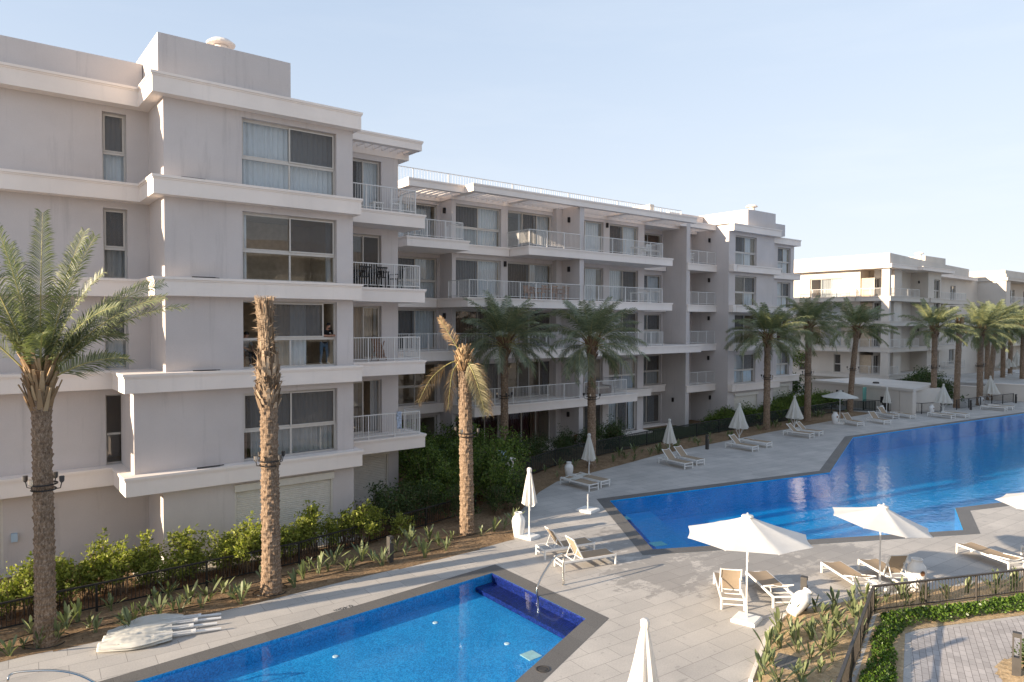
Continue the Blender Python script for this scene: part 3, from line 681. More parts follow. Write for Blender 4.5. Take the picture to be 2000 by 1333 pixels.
# main wall, left of the fin
W1, D1 = (23.93, 27.43), (27.97, 31.83)
op = []
for k_ in range(5):
    z0, z1 = (.12, 2.55) if k_ == 0 else zr(k_, 2.48); op += [(*W1, z0, z1), (*D1, z0, z1)]
B.wall('w', WM, 23.65, UF0, 0, L[5], op)
B.window('w', WM, *W1, *zr(4, 2.48), 'wide', 'sccc', [(0, .5, 'curt_grey'), (.5, 1, 'curt_white')])
B.window('w', WM, *D1, *zr(4, 2.48), 'door', 'csc', [(.3, .62, 'curt_grey'), (.66, 1, 'curt_white')])
B.window('w', WM, *W1, *zr(3, 2.48), 'door', 'sc', [(0, .48, 'curt_white'), (.5, 1, 'curt_white')])
B.window('w', WM, *D1, *zr(3, 2.48), 'door', 'sc', [(0, .48, 'curt_beige'), (.5, 1, 'curt_white')])
B.window('w', WM, *W1, *zr(2, 2.48), 'door', 'cs', [(0, 1, 'curt_brown')])
B.window('w', WM, *D1, *zr(2, 2.48), 'door', 'cs', [(0, 1, 'curt_brown')])
B.window('w', WM, *W1, *zr(1, 2.48), 'door', 'css', [(.4, 1, 'curt_grey')])
B.window('w', WM, *D1, *zr(1, 2.48), 'door', 'cscs', [(.85, 1, 'curt_grey')])
B.window('w', WM, *W1, .12, 2.55, 'door', 'ccc', [(0, 1, 'curt_red')])
B.window('w', WM, *D1, .12, 2.55, 'door', 'ccc', [(.1, .55, 'curt_red'), (.6, .8, 'curt_brown')])
# main wall, right of the fin
D2, D3 = (33.3, 36.79), (37.42, 40.54)
op = []
for k_ in range(5):
    z0, z1 = (.14, 2.55) if k_ == 0 else zr(k_, 2.48); op += [(*D2, z0, z1), (*D3, z0, z1)]
B.wall('w', WM, UF1, 41.24, 0, L[5], op)
for k_, c2, c3, q2, q3 in ((4, 'cc', 'sc', [(.3, .95, 'curt_white')], [(0, .45, 'curt_brown'), (.52, 1, 'curt_white')]), (3, 'cc', 'cs', [(0, .9, 'curt_white')], [(0, .48, 'curt_white'), (.5, 1, 'curt_grey')]),
                          (2, 'cc', 'cs', [(0, .9, 'curt_white')], [(0, 1, 'curt_grey')]), (1, 'cc', None, [(.4, .75, 'curt_white')], None), (0, 'cs', 'csc', [(.5, .85, 'curt_grey')], [(0, .36, 'curt_white'), (.38, .8, 'curt_grey'), (.82, 1, 'curt_white')])):
    z0, z1 = (.14, 2.55) if k_ == 0 else zr(k_, 2.48)
    B.window('w', WM, *D2, z0, z1, 'door', c2, q2)
    if c3: B.window('w', WM, *D3, z0, z1, 'door', c3, q3)
    else: B.window('w', WM, *D3, z0, z1, 'wide', 'cccc', [(.5, .98, 'curt_grey')])
B.lamp('w', WM, 37.1, L[4] + 2.3); B.lamp('w', WM, 27.7, L[3] + 2.3)
# deep recess
mb = MB(); mb.box(41.236, 41.24, WM, WN, 0, L[5]); B.part(mb, 'end_wall', M['plaster'])
WS = (42.1, 45.3)
op = [(*WS, *zr(k_, 2.42)) for k_ in range(1, 5)] + [(*WS, .14, 2.5)]
B.wall('w', WN, 41.24, U5, 0, L[5], op)
for k_, st, cl, cc in ((4, 'wide', 'ccss', [(.6, 1, 'curt_brown')]), (3, 'wide', 'sccc', [(0, 1, 'curt_white')]), (2, 'wide', 'cscc', [(0, 1, 'curt_grey')]), (1, 'wide', 'cscc', [(.4, 1, 'curt_grey')])):
    B.window('w', WN, *WS, *zr(k_, 2.42), st, cl, cc)
B.window('w', WN, *WS, .14, 2.5, 'door', 'cs', [(0, .6, 'curt_grey'), (.66, .9, 'curt_white')])
# wall facing the left, pillar, and the narrow balconies to its right
mb = MB(); mb.box(U5, 45.85, 35.0, 38, 0, L[5] - .05); B.part(mb, 'pier', M['plaster']); B.lamp('u', U5, 36.2, L[0] + 2.1)
DN = (47.1, 48.75)
B.wall('w', WN, 45.85, UB, 0, L[5], [(*DN, *zr(k_, 2.35)) for k_ in range(1, 5)] + [(*DN, .1, 2.3)])
for k_ in range(1, 5):
    B.window('w', WN, *DN, *zr(k_, 2.35), 'door', 'cc' if k_ in (1, 4) else 'cs', [(.1, .8, 'curt_white' if k_ in (1, 4) else 'curt_grey')])
    b = B.slab([(45.47, 34.92), (49.75, 34.92), (49.75, 37.5), (45.47, 37.5)], L[k_], .56, 'balcony')
    B.railing(b, [(45.9, 35.05), (UB - .02, 35.05)], L[k_], 1.05, 1.2)
    B.lamp('u', UB, 35.6, L[k_] + 2.1)
B.window('w', WN, *DN, .1, 2.3, 'door', 'ss', []); B.lamp('u', UB, 35.4, 2.1)
# right block
WQ, WT = 33.75, 36.5
B.wall('u', UB, WQ, WN, 0, L[5])
WA, WC = (50.15, 53.25), (61.1, 63.4)
B.wall('w', WQ, UB, 55.95, 0, L[5], [(*WA, *zr(k_, 2.45)) for k_ in range(1, 5)] + [(50.2, 53.6, .02, 2.5, .4)])
B.wall('w', WT, 55.95, 64.0, 0, L[5], [(*WC, *zr(k_, 2.45)) for k_ in range(1, 5)] + [(60.6, 63.4, .02, 2.5, .4)])
B.shutter('w', WQ, 50.2, 53.6, .02, 2.5); B.shutter('w', WT, 60.6, 63.4, .02, 2.5)
for k_, c_, q_ in ((4, 'sccc', [(0, .5, 'curt_grey'), (.5, .9, 'curt_white')]), (3, 'cscc', [(.55, 1, 'curt_white')]), (2, 'sccc', [(.0, .5, 'curt_beige')]), (1, 'cscc', [(0, 1, 'curt_white')])):
    B.window('w', WQ, *WA, *zr(k_, 2.45), 'wide', c_, q_); B.window('w', WT, *WC, *zr(k_, 2.45), 'wide', c_ if k_ != 2 else 'cccc', [(0, 1, 'curt_white' if k_ != 2 else 'curt_red')])
    B.slab([(49.8, 33.32), (56.35, 33.32), (56.35, 34.5), (49.8, 34.5)], L[k_], .58)
    B.slab([(56.4, 36.15), (64.6, 36.15), (64.6, 37.2), (56.4, 37.2)], L[k_], .58)
    B.slab([(49.3, 33.32), (49.75, 33.32), (49.75, 34.9), (49.3, 34.9)], L[k_], .58, 'floor_slab', 'trim', False)
mb = MB(); mb.box(63.996, 64.0, WT, 48, 0, L[5]); mb.box(55.946, 55.95, WQ, WT, 0, L[5]); B.part(mb, 'end_wall', M['plaster'])
mb = MB(); mb.box(16, 63.9, 41, 62, 0, 16.2); B.part(mb, 'rear_block', M['plaster']); mb = MB(); mb.box(20, 63.9, 46, 62, 16.25, 18.6); B.part(mb, 'unseen_shade_block', M['plaster'])  # rear deepened and unseen upper block added to shade the far building
# roof structures and roof railing
rf = B.slab([(51.9, 33.75), (56.1, 33.75), (56.1, 40), (51.9, 40)], 17.85, 1.42, 'parapet', 'plaster', False); B.slab([(56.15, 35.6), (60.8, 35.6), (60.8, 41), (56.15, 41)], 17.5, 1.07, 'parapet', 'plaster', False)
B.slab([(47.2, 38.2), (51.85, 38.2), (51.85, 42), (47.2, 42)], 17.7, 1.27, 'parapet', 'plaster', False); B.slab([(43.9, 37.5), (44.4, 37.5), (44.4, 44), (43.9, 44)], 17.9, 1.47, 'parapet', 'cream', False)
B.slab([(46.3, 37.0), (47.1, 37.0), (47.1, 42), (46.3, 42)], 17.1, .67, 'parapet', 'plaster', False)
B.vent(55.3, 35.6, 18.25, 1.0)
B.railing(None, [(16.2, 36.2), (46.2, 36.2)], L[5], 1.02, 2.4, .2, .006)

# ---- Cb: far building, its sunlit end towards us
Cb = Bld('far cream apartment building with a sunlit end wall and wrap-round balconies', (100, 45, 0), 'cream')
UC, WCf = 90.75, 39.05; LC = [-1.5, 1.87, 5.3, 8.6, 11.75, 15.25]
Cb.slab([(UC - .5, 38.6), (97.9, 38.6), (97.9, 38.0), (108.5, 38.0), (108.5, 41.2), (130, 42.2), (130, 62), (UC - .5, 62)], 15.75, .5)
Cb.slab([(UC, WCf), (107, 41.0), (128, 42.8), (128, 60), (UC, 60)], 17.1, 1.34, 'parapet', 'cream', False)
Cb.slab([(111.5, 43), (119, 43), (119, 50), (111.5, 50)], 18.3, 1.19, 'parapet', 'cream', False); Cb.vent(108.3, 42.6, 17.9, 1.2)
ops = []
for k_ in (1, 2, 3, 4):
    z = LC[k_]; big = k_ in (3, 4)
    if k_ == 2: big = True
    if big: ops.append((45.3, 49.7, z + .01, z + 2.6))
    else: ops += [(45.35, 46.25, z + .01, z + 2.4), (50.2, 51.2, z + .01, z + 2.4)]
Cb.wall('u', UC + .6, 42.92, 61, -1.5, 15.3, ops)
for o_ in ops:
    if o_[1] - o_[0] > 2: Cb.window('u', UC + .6, *o_, 'door', 'ccc', [(0, .35, 'curt_white'), (.35, .7, 'curt_grey')])
    else: Cb.window('u', UC + .6, *o_, 'narrow', 'ss', [])
Cb.wall('u', UC + 3.2, 39.9, 42.92, -1.5, 15.3, [(41.2, 42.6, LC[k_] + .01, LC[k_] + 2.5) for k_ in (1, 4)])
mb = MB(); mb.box(UC + .6, UC + 3.2, 42.918, 42.922, -1.5, 15.3); Cb.part(mb, 'end_wall', M['cream'])
for k_ in (1, 4): Cb.window('u', UC + 3.2, 41.2, 42.6, LC[k_] + .01, LC[k_] + 2.5, 'door', 'cc', [(0, .5, 'curt_white'), (.5, 1, 'curt_grey')])
mb = MB(); mb.box(UC, UC + .5, WCf, WCf + .95, -1.5, 15.3); Cb.part(mb, 'pier', M['cream'])
for k_ in (1, 2, 3, 4):
    z = LC[k_]; y1 = 62; xo = -1.5 if k_ in (2, 3, 4) else -.2
    b = Cb.slab([(UC - .1, WCf - .2), (102.3, WCf - .2), (102.3, 42), (UC + .7, 42), (UC + .7, 43.4), (UC + 1, 43.4), (UC + 1, 52), (UC + xo, 52), (UC + xo, 43.2), (UC - .1, 43.2)], z, .6, 'balcony', 'cream')
    if k_ > 1: Cb.railing(b, [(UC + xo + .15, 51.5), (UC + xo + .15, 43.4), (UC + .5, 43.4)], z, 1.05, 1.5, .16)
    Cb.railing(b, [(UC + .1, 42.8), (UC + .1, WCf + 1)], z, 1.05, 1.5, .16)
    Cb.railing(b, [(UC + .6, WCf), (UC + 2.8, WCf)], z, 1.05, 1.5, .16)
    Cb.slab([(102.3, 38.65), (107.1, 38.65), (107.1, 40), (102.3, 40)], z, .6, 'floor_slab', 'cream')
    b = Cb.slab([(107.2, 39.6), (118, 39.6), (118, 44), (107.2, 44)], z, .6, 'balcony', 'cream')
    Cb.railing(b, [(107.4, 39.75), (117.8, 39.75), (117.8, 42)], z, 1.05, 1.5, .16)
    if k_ in (2, 4): Cb.railing(b, [(93.85, WCf), (99.6, WCf)], z, 1.05, 1.5, .16)
WD = 41.2
Cb.wall('w', WD, UC + .7, 102.4, -1.5, 15.3, [(91.6, 93.2, LC[k_] + .01, LC[k_] + 2.4) for k_ in (1, 2, 3, 4)] + [(96.5, 98.2, LC[k_] + .01, LC[k_] + 2.4) for k_ in (2, 4)] + [(97.6, 99.2, LC[k_] + 1.2, LC[k_] + 2.6) for k_ in (1, 3)])
for k_ in (1, 2, 3, 4):
    Cb.window('w', WD, 91.6, 93.2, LC[k_] + .01, LC[k_] + 2.4, 'door', 'ss', [])
    if k_ in (2, 4): Cb.window('w', WD, 96.5, 98.2, LC[k_] + .01, LC[k_] + 2.4, 'door', 'sc', [])
    else: Cb.window('w', WD, 97.6, 99.2, LC[k_] + 1.2, LC[k_] + 2.6, 'door', 's', [])
mb = MB(); mb.box(93.4, 95.6, 39.6, 41.15, -1.5, 15.3); Cb.part(mb, 'pier', M['cream'])
Cb.wall('u', 102.4, WCf, WD, -1.5, 15.3)
for k_ in (2, 4): Cb.lamp('u', 102.4, 40.2, LC[k_] + 2.2)
Cb.wall('w', WCf, 102.4, 106.7, -1.5, 15.3, [(104.3, 106.3, LC[k_] + .01, LC[k_] + 2.6) for k_ in (1, 2, 3, 4)])
for k_ in (1, 2, 3, 4): Cb.window('w', WCf, 104.3, 106.3, LC[k_] + .01, LC[k_] + 2.6, 'wide', 'cscc', [(0, .5, 'curt_white')])
Cb.wall('w', 43, 106.7, 133, -1.5, 15.3, [(x, x + 2.2, LC[k_] + .01, LC[k_] + 2.5) for x in (108, 112.5, 121) for k_ in (1, 2, 3, 4)])
for x in (108, 112.5, 121):
    for k_ in (1, 2, 3, 4): Cb.window('w', 43, x, x + 2.2, LC[k_] + .01, LC[k_] + 2.5, 'door', 'sc', [(.5, 1, 'curt_white')])
mb = MB(); mb.box(106.696, 106.7, WCf, 43, -1.5, 15.3); mb.box(UC + .7, 130, 52, 61, -1.5, 15.2); mb.box(112, 130, 46, 52, -1.5, 15.2); Cb.part(mb, 'rear_block', M['cream'])

# ---- D: farthest building at the right edge
D = Bld('farthest cream apartment building at the right with a shadow slanting over its end wall', (145, 45, 0), 'cream')
D.wall('u', 132.5, 39.0, 60, -2, 16.4); D.slab([(132.2, 38.7), (190, 38.7), (190, 62), (132.2, 62)], 13.6 + 2.2, .5, 'floor_slab', 'cream'); D.slab([(132.7, 39.2), (190, 39.2), (190, 62), (132.7, 62)], 17.0, 1.2, 'parapet', 'cream', False)
LD = [x for x in LC]
D.wall('w', 41.5, 134.5, 190, -2, 15.3, [(x, x + 2.4, LD[k_] + .01, LD[k_] + 2.5) for x in (136.5, 143, 150, 158) for k_ in (1, 2, 3, 4)])
for x in (136.5, 143, 150, 158):
    for k_ in (1, 2, 3, 4): D.window('w', 41.5, x, x + 2.4, LD[k_] + .01, LD[k_] + 2.5, 'door', 'sc', [(.4, 1, 'curt_white')])
mb = MB(); mb.box(132.53, 134.5, 38.97, 41.5, -2, 15.28); D.part(mb, 'pier', M['cream'])
for k_ in (1, 2, 3, 4):
    b = D.slab([(134.6, 39.0), (190, 39.0), (190, 42), (134.6, 42)], LD[k_], .6, 'balcony', 'cream'); D.railing(b, [(134.7, 39.15), (165, 39.15)], LD[k_], 1.05, 1.6, .18)
    D.slab([(132.1, 38.8), (132.5, 38.8), (132.5, 60), (132.1, 60)], LD[k_], .5, 'floor_slab', 'cream', False)

# ---- white pool house and the low walls beyond it
pa, pb = Vector((70.8, 38.15)), Vector((68.3, 27.2)); pd_ = (pb - pa).normalized(); pn = Vector((-pd_.y, pd_.x))
H = thing('pool_house', 'low white flat-roofed pool house behind the far loungers', 'pool house', (pa.x, pa.y, 0)); off = (pa.x, pa.y, 0)
def P2(s_, d_): v = pa + pd_ * s_ + pn * d_; return (v.x, v.y)
mb = MB(); LnH = (pb - pa).length
mb.prism([P2(0, 0), P2(LnH - 1.3, 0), P2(LnH - 1.3, 6), P2(0, 6)], 0, 2.1); mb.prism([P2(LnH - .35, 0), P2(LnH, 0), P2(LnH, .5), P2(LnH - .35, .5)], 0, 2.1); mb.prism([P2(LnH - 1.25, 0), P2(LnH - .36, 0), P2(LnH - .36, .3), P2(LnH - 1.25, .3)], 0, 2.1)
mb.build('wall', M['cream'], H, off=off)
mb = MB(); mb.prism([P2(-.1, -.12), P2(LnH + .15, -.12), P2(LnH - 2.9, 7.9), P2(-.1, 8)], 2.1, 2.34); mb.build('roof', M['cream'], H, off=off)
for s_, wd in ((3.0, .9), (8.0, .95)):
    mb = MB(); mb.prism([P2(s_, -.02), P2(s_ + wd, -.02), P2(s_ + wd, -.004), P2(s_, -.004)], .75 if s_ > 5 else 1.15, 1.35 if s_ > 5 else 1.55); mb.build('vent_window', M['black'], H, off=off)
mb = MB(); mb.lathe([(.3, 0), (.3, .14), (.12, .18)], (*P2(LnH * .52, 2.2), 2.34), 14); mb.build('roof_vent', M['dark'], H, off=off)
def lowwall(label, pts, z0, z1, th, mat):
    o = thing('garden_wall', label, 'garden wall', (*pts[0], 0)); mb = MB()
    for a, b in zip(pts, pts[1:]): mb.bar((*a, (z0 + z1) / 2), (*b, (z0 + z1) / 2), th, z1 - z0)
    mb.build('wall', M[mat], o, off=(*pts[0], 0)); mb = MB()
    for a, b in zip(pts, pts[1:]): mb.bar((*a, z1 + .04), (*b, z1 + .04), th + .1, .08)
    mb.build('coping', M['trim'], o, off=(*pts[0], 0)); return o
lowwall('low cream garden wall behind the dead palm trunk at the far right', [(87.5, 31.0), (88.4, 27.3)], -.1, 1.35, .25, 'cream')
lowwall('cream retaining wall of the raised terrace at the far right edge', [(88.6, 27.2), (90.0, 23.0), (98, 21.5)], -.1, 1.75, .4, 'cream')
mb = MB(); mb.prism([(88.8, 27.3), (90.1, 23.1), (98, 21.6), (125, 18), (130, 33), (95, 36), (88.8, 30.6)], -.1, 1.70); struct(mb.build('terrace', M['deck']))
# pale pillar with a box on it in the bushes
o = thing('garden_pillar', 'pale stone pillar half hidden in the bushes by the deck', 'pillar', (20.9, 27.1, 0)); mb = MB(); mb.box(-.55, .55, -.2, .2, 0, 1.5); mb.build('shaft', M['trim'], o); mb = MB(); mb.box(-.62, .62, -.27, .27, 1.5, 1.6); mb.build('coping', M['trim'], o)
o = thing('planter_box', 'pale blue box standing on the stone pillar among the bushes', 'box', (20.85, 27.1, 1.6)); mb = MB(); mb.box(-.2, .2, -.16, .16, 0, .34); mb.build('body', M['pale_blue'], o); mb = MB(); mb.box(-.24, .24, -.2, .2, .34, .40); mb.build('lid', M['pale_blue'], o)
# ------------------------------------------------------------------ vegetation
def frond(mb, pts, n=34, ll=.42, wd=.03, rnd=random, s0=.16, up=.28, hang=0.0, r0=.022, skip=0.0, mleaf=0, mr=1, tw=0.0):
    """leaflets along a rachis polyline"""
    cum = [0]
    for a, b in zip(pts, pts[1:]): cum.append(cum[-1] + (b - a).length)
    Lt = cum[-1]
    def pos(s):
        d = s * Lt
        for i in range(len(pts) - 1):
            if d <= cum[i + 1] or i == len(pts) - 2:
                t = (d - cum[i]) / max(1e-6, cum[i + 1] - cum[i]); return pts[i].lerp(pts[i + 1], t), (pts[i + 1] - pts[i]).normalized()
    mb.tube(pts, [r0 * (1 - .85 * i / (len(pts) - 1)) for i in range(len(pts))], 5, mr)
    for i in range(n):
        s = s0 + (1 - s0) * (i + .5) / n
        p, t = pos(min(s, .999)); side = t.cross(zz)
        if side.length < .05: side = Vector((1, 0, 0))
        side.normalize(); side = Matrix.Rotation(tw, 3, t) @ side; nv = side.cross(t).normalized()
        l = ll * (.45 + .75 * math.sin(math.pi * min(1, .12 + .80 * s)) ) * (1 - .35 * s)
        for sg in (-1, 1):
            if rnd.random() < skip: continue
            d = (t * (.55 + .35 * s) + side * sg * (.80 + .2 * rnd.random()) + nv * (up + .25 * rnd.uniform(-1, 1)) - zz * hang * rnd.uniform(.5, 1.3)).normalized()
            q = l * rnd.uniform(.8, 1.1); a = p + side * sg * .008
            m_ = a + d * q * .55; e = a + d * q - zz * q * (.16 + hang * .4)
            b = t * wd * .5
            mb.add([a - b * .6, a + b * .6, m_ + b, m_ - b, e], [(0, 1, 2, 3), (3, 2, 4)], mleaf)
def arc(p0, az, el, ln, droop, n=9, wind=Vector((0, 0, 0)), pw=1.35):
    pts = [Vector(p0)]; st = ln / n
    for i in range(n):
        s = (i + .5) / n; e = el - droop * s ** pw
        d = Vector((math.cos(az) * math.cos(e), math.sin(az) * math.cos(e), math.sin(e))) + wind * s * 1.2
        pts.append(pts[-1] + d.normalized() * st)
    return pts
def trunk_mb(h, r, seed, lean=(0, 0), flare=.22, nth=22, dz=.05, rowh=.15, dep=.035, top=1.0):
    mb = MB(); rnd = random.Random(seed); nz = int(h / dz); o = 0; nb = 7
    ph = [rnd.random() * 6.28 for _ in range(int(h / rowh) + 3)]
    for i in range(nz + 1):
        z = h * i / nz; row = int(z / rowh); fr = z / rowh - row; q = z / h
        R0 = r * (1 - .10 * q) + flare * r * math.exp(-z / .35) + (top - 1) * r * max(0, (q - .86) / .14) ** 1.5
        cx, cy = lean[0] * q ** 1.6, lean[1] * q ** 1.6
        for j in range(nth):
            t = 2 * math.pi * j / nth
            k_ = .5 + .5 * math.cos(nb * t + (row % 2) * math.pi + .5 * math.sin(ph[row]))
            saw = (fr ** 1.3) * (.35 + .65 * k_)
            jit = dep * .7 * mnoise.noise((math.cos(t) * 3, math.sin(t) * 3, z * 5 + seed * 7))
            rr = R0 - dep * .5 + dep * saw + jit
            mb.v.append((cx + rr * math.cos(t), cy + rr * math.sin(t), z))
    for i in range(nz):
        for j in range(nth):
            a, b = i * nth + j, i * nth + (j + 1) % nth; mb.f.append((a, b, b + nth, a + nth)); mb.mi.append(0)
    mb.f.append(tuple(range(nz * nth, nz * nth + nth))); mb.mi.append(0)
    return mb
def boots(mb, c, r, z0, z1, n, ln, rnd, spread=.5, mi=0):
    for i in range(n):
        az = i * 2.399 + rnd.random() * .5; z = z0 + (z1 - z0) * (i / n); e = R(90) - spread * rnd.uniform(.5, 1.2)
        d = Vector((math.cos(az) * math.cos(e), math.sin(az) * math.cos(e), math.sin(e))); sd = Vector((-math.sin(az), math.cos(az), 0))
        p = Vector((c[0] + r * math.cos(az), c[1] + r * math.sin(az), z)); l = ln * rnd.uniform(.6, 1.2); wd = .07 * rnd.uniform(.7, 1.2); nv = sd.cross(d)
        v = [p - sd * wd - nv * .015, p + sd * wd - nv * .015, p + d * l + sd * wd * .4, p + d * l - sd * wd * .4]; v += [x + nv * .03 for x in v]
        mb.add(v, [(0, 1, 2, 3), (7, 6, 5, 4), (0, 4, 5, 1), (1, 5, 6, 2), (2, 6, 7, 3), (3, 7, 4, 0)], mi)
def ring_parts(root, z, r, c=(0, 0), seed=0):
    mb = MB(); mb.tube([(c[0] + (r + .05) * math.cos(t * .3142), c[1] + (r + .05) * math.sin(t * .3142), z) for t in range(21)], .022, 6)
    mb.tube([(c[0] + (r + .02) * math.cos(t * .3142), c[1] + (r + .02) * math.sin(t * .3142), z - .14) for t in range(21)], .022, 6)
    for q in range(4):
        t = q * 1.57 + seed; mb.tube([(c[0] + r * math.cos(t), c[1] + r * math.sin(t), z - .14), (c[0] + (r + .18) * math.cos(t), c[1] + (r + .18) * math.sin(t), z - .1), (c[0] + (r + .22) * math.cos(t), c[1] + (r + .22) * math.sin(t), z + .06)], .014, 5)
    o = mb.build('light_ring', M['lampblack'], root)
    for q in range(4):
        t = q * 1.57 + seed; mb = MB(); x, y = c[0] + (r + .22) * math.cos(t), c[1] + (r + .22) * math.sin(t)
        mb.lathe([(.03, .04), (.055, .08), (.06, .2), (.045, .2)], (x, y, z), 8); mb.build('spotlight', M['steel'] if q == 2 else M['dark'], o)
PGRP = 'date palms along the pool'
def crown_mesh(seed, nfr, ln, nl, wd, lo=-.35, hi=1.45, droop=1.15, wind=Vector((.16, -.12, 0)), mats=None, ll=.44):
    rnd = random.Random(seed); mb = MB()
    for i in range(nfr):
        q = (i + .5) / nfr; az = i * 2.39996 + rnd.uniform(-.25, .25); el = hi - (hi - lo) * q ** 1.25 + rnd.uniform(-.12, .12)
        p0 = Vector((math.cos(az) * .14, math.sin(az) * .14, -.05 + .25 * (1 - q)))
        pts = arc(p0, az, el, ln * rnd.uniform(.82, 1.08) * (.80 + .2 * math.sin(math.pi * q)), droop * rnd.uniform(.7, 1.25) * (.55 + .6 * q), 8, wind)
        frond(mb, pts, nl, ll, wd, rnd, .24, .10, .22, .026, 0, 0, 1, rnd.uniform(-.5, .5))
    boots(mb, (0, 0), .19, -.75, .1, 60, .50, rnd, .50, 3); boots(mb, (0, 0), .12, -.1, .2, 40, .75, rnd, .75, 3)
    return mb.mesh('crown', mats or [M['palm'], M['rachis'], M['deadfrond'], M['boot']])
CR = [crown_mesh(11, 40, 3.6, 74, .036, -.18, 1.45, 1.5, ll=.66), crown_mesh(23, 35, 3.5, 70, .036, -.30, 1.45, 1.55, Vector((.24, -.18, 0)), ll=.66), crown_mesh(37, 32, 3.5, 66, .044, .0, 1.42, 1.3, Vector((.40, -.30, 0)), None, .64)]
CRD = [m_.copy() for m_ in CR[:2]]
for m_ in CRD: m_.materials[0] = M['palmdark']
TR = {}
def palm(px, h, r, crown, label, seed, lean=(0, 0), sc=1.0, ring=4.1, near=False):
    q = px if isinstance(px, Vector) else at(*px); root = thing('palm_tree', label, 'palm tree', (q.x, q.y, 0), 0, PGRP)
    trunk_mb(h, r, seed, lean, .2, 22 if near else 14, .05 if near else .075, .15, .04, 1.25).build('trunk', M['bark'], root)
    cw = bpy.data.objects.new('crown', crown); C.objects.link(cw); cw.parent = root; cw.location = (lean[0], lean[1], h - .05); cw.rotation_euler = (0, 0, 0); cw.scale = (sc, sc, sc)
    if ring: ring_parts(root, ring, r * .95, (lean[0] * (ring / h) ** 1.6, lean[1] * (ring / h) ** 1.6), seed)
    return root

# the near palm at the left, upright crown
rnd = random.Random(5)
q = at(90, 1258); P1 = thing('palm_tree', 'nearest palm at the left edge with a tall upright green crown', 'palm tree', (q.x, q.y, 0), 0, PGRP)
trunk_mb(6.7, .245, 3, (-.03, 0), .25, 28, .04, .14, .05, 1.25).build('trunk', M['bark'], P1)
mb = MB(); top = Vector((-.03, 0, 6.75))
spec = [(48, 4.1, .80), (43, 3.8, .70), (33, 3.9, .75), (27, 3.7, .65), (36, 3.2, .85), (18, 4.0, .30), (8, 4.1, .20), (2, 4.3, .12), (-10, 4.0, .22), (-16, 4.2, .22), (-24, 4.2, .35), (-30, 4.0, .45), (-40, 3.8, .55), (28, 2.4, 1.5), (12, 2.2, 1.6), (-14, 2.3, 1.4), (24, 3.3, .5), (-22, 3.4, .5), (66, 2.3, .6)]
for i, (ang, ln, dr) in enumerate(spec):
    a = R(ang); dep = rnd.uniform(-.45, .45)
    d = (right0 * math.sin(a) + zz * math.cos(a) + f0 * dep * .8).normalized()
    az, el = math.atan2(d.y, d.x), math.asin(d.z)
    pts = arc(top + Vector((d.x * .12, d.y * .12, 0)), az, el + .10, ln, dr, 12, Vector((.05, -.04, 0)), 1.6)
    frond(mb, pts, 92, .56, .028, rnd, .20, .26, .06, .026, 0, 0, 1, rnd.uniform(-.9, .9))
boots(mb, (-.03, 0), .2, 6.0, 6.75, 70, .62, rnd, .38, 2); boots(mb, (-.03, 0), .15, 6.5, 6.95, 46, .75, rnd, .45, 2)
mb.build('crown', [M['palm'], M['rachis'], M['deadfrond']], P1); ring_parts(P1, 4.15, .25, (0, 0), .9)

# second palm: bare trunk with its dry fronds tied up in a bundle
q = at(530, 1159); P2_ = thing('palm_tree', 'bare palm trunk with dry fronds tied in an upright bundle before the grey block', 'palm tree', (q.x, q.y, 0), 0, PGRP)
trunk_mb(6.35, .285, 8, (-.05, 0), .22, 28, .04, .13, .05, 1.18).build('trunk', M['bark'], P2_)
mb = MB(); rnd = random.Random(9)
boots(mb, (-.05, 0), .275, 5.7, 6.7, 90, .30, rnd, .34, 0); boots(mb, (-.05, 0), .27, 6.2, 7.0, 60, .55, rnd, .05, 0)
prof = [(6.2, .30), (6.6, .33), (7.0, .29), (7.5, .23), (8.0, .20), (8.5, .21), (8.95, .25)]
def bundle_r(z):
    for (z0, r0), (z1, r1) in zip(prof, prof[1:]):
        if z <= z1: return r0 + (r1 - r0) * (z - z0) / (z1 - z0)
    return prof[-1][1]
def bundle_c(z): return Vector((-.05 - .10 * (z - 6.2) / 2.8 * sa, .10 * (z - 6.2) / 2.8 * ca, 0))
for i in range(420):
    az = rnd.random() * 6.283; z = rnd.uniform(6.2, 8.2); zt = min(9.1, z + rnd.uniform(.6, 1.5)); tw = rnd.uniform(-.35, .35); pts = []
    for s_ in range(5):
        zc = z + (zt - z) * s_ / 4; rr = bundle_r(zc) * rnd.uniform(.93, 1.06) + (.05 * (s_ == 4) * rnd.random()); t = az + tw * s_ / 4; pts.append(bundle_c(zc) + Vector((math.cos(t) * rr, math.sin(t) * rr, zc)))
    mb.tube(pts, [.015, .014, .012, .010, .004], 3, 0)
for i in range(320):
    az = rnd.random() * 6.283; z = rnd.uniform(6.4, 9.05); p = bundle_c(z) + Vector((math.cos(az), math.sin(az), 0)) * bundle_r(z); p.z = z
    d = Vector((math.cos(az + rnd.uniform(-1, 1)), math.sin(az + rnd.uniform(-1, 1)), rnd.uniform(-.6, 1.2))).normalized() * rnd.uniform(.1, .28)
    mb.add([p - zz * .012, p + zz * .012, p + d], [(0, 1, 2)], 0)
mb.build('frond_bundle', M['bundle'], P2_)
mb = MB(); mb.lathe([(bundle_r(z) * .86, z) for z, _ in prof] + [(.05, 9.0)], (-.09, .02, 0), 14); mb.build('bundle_core', M['bark'], P2_)
ring_parts(P2_, 4.1, .275, (-.02, 0), .3)

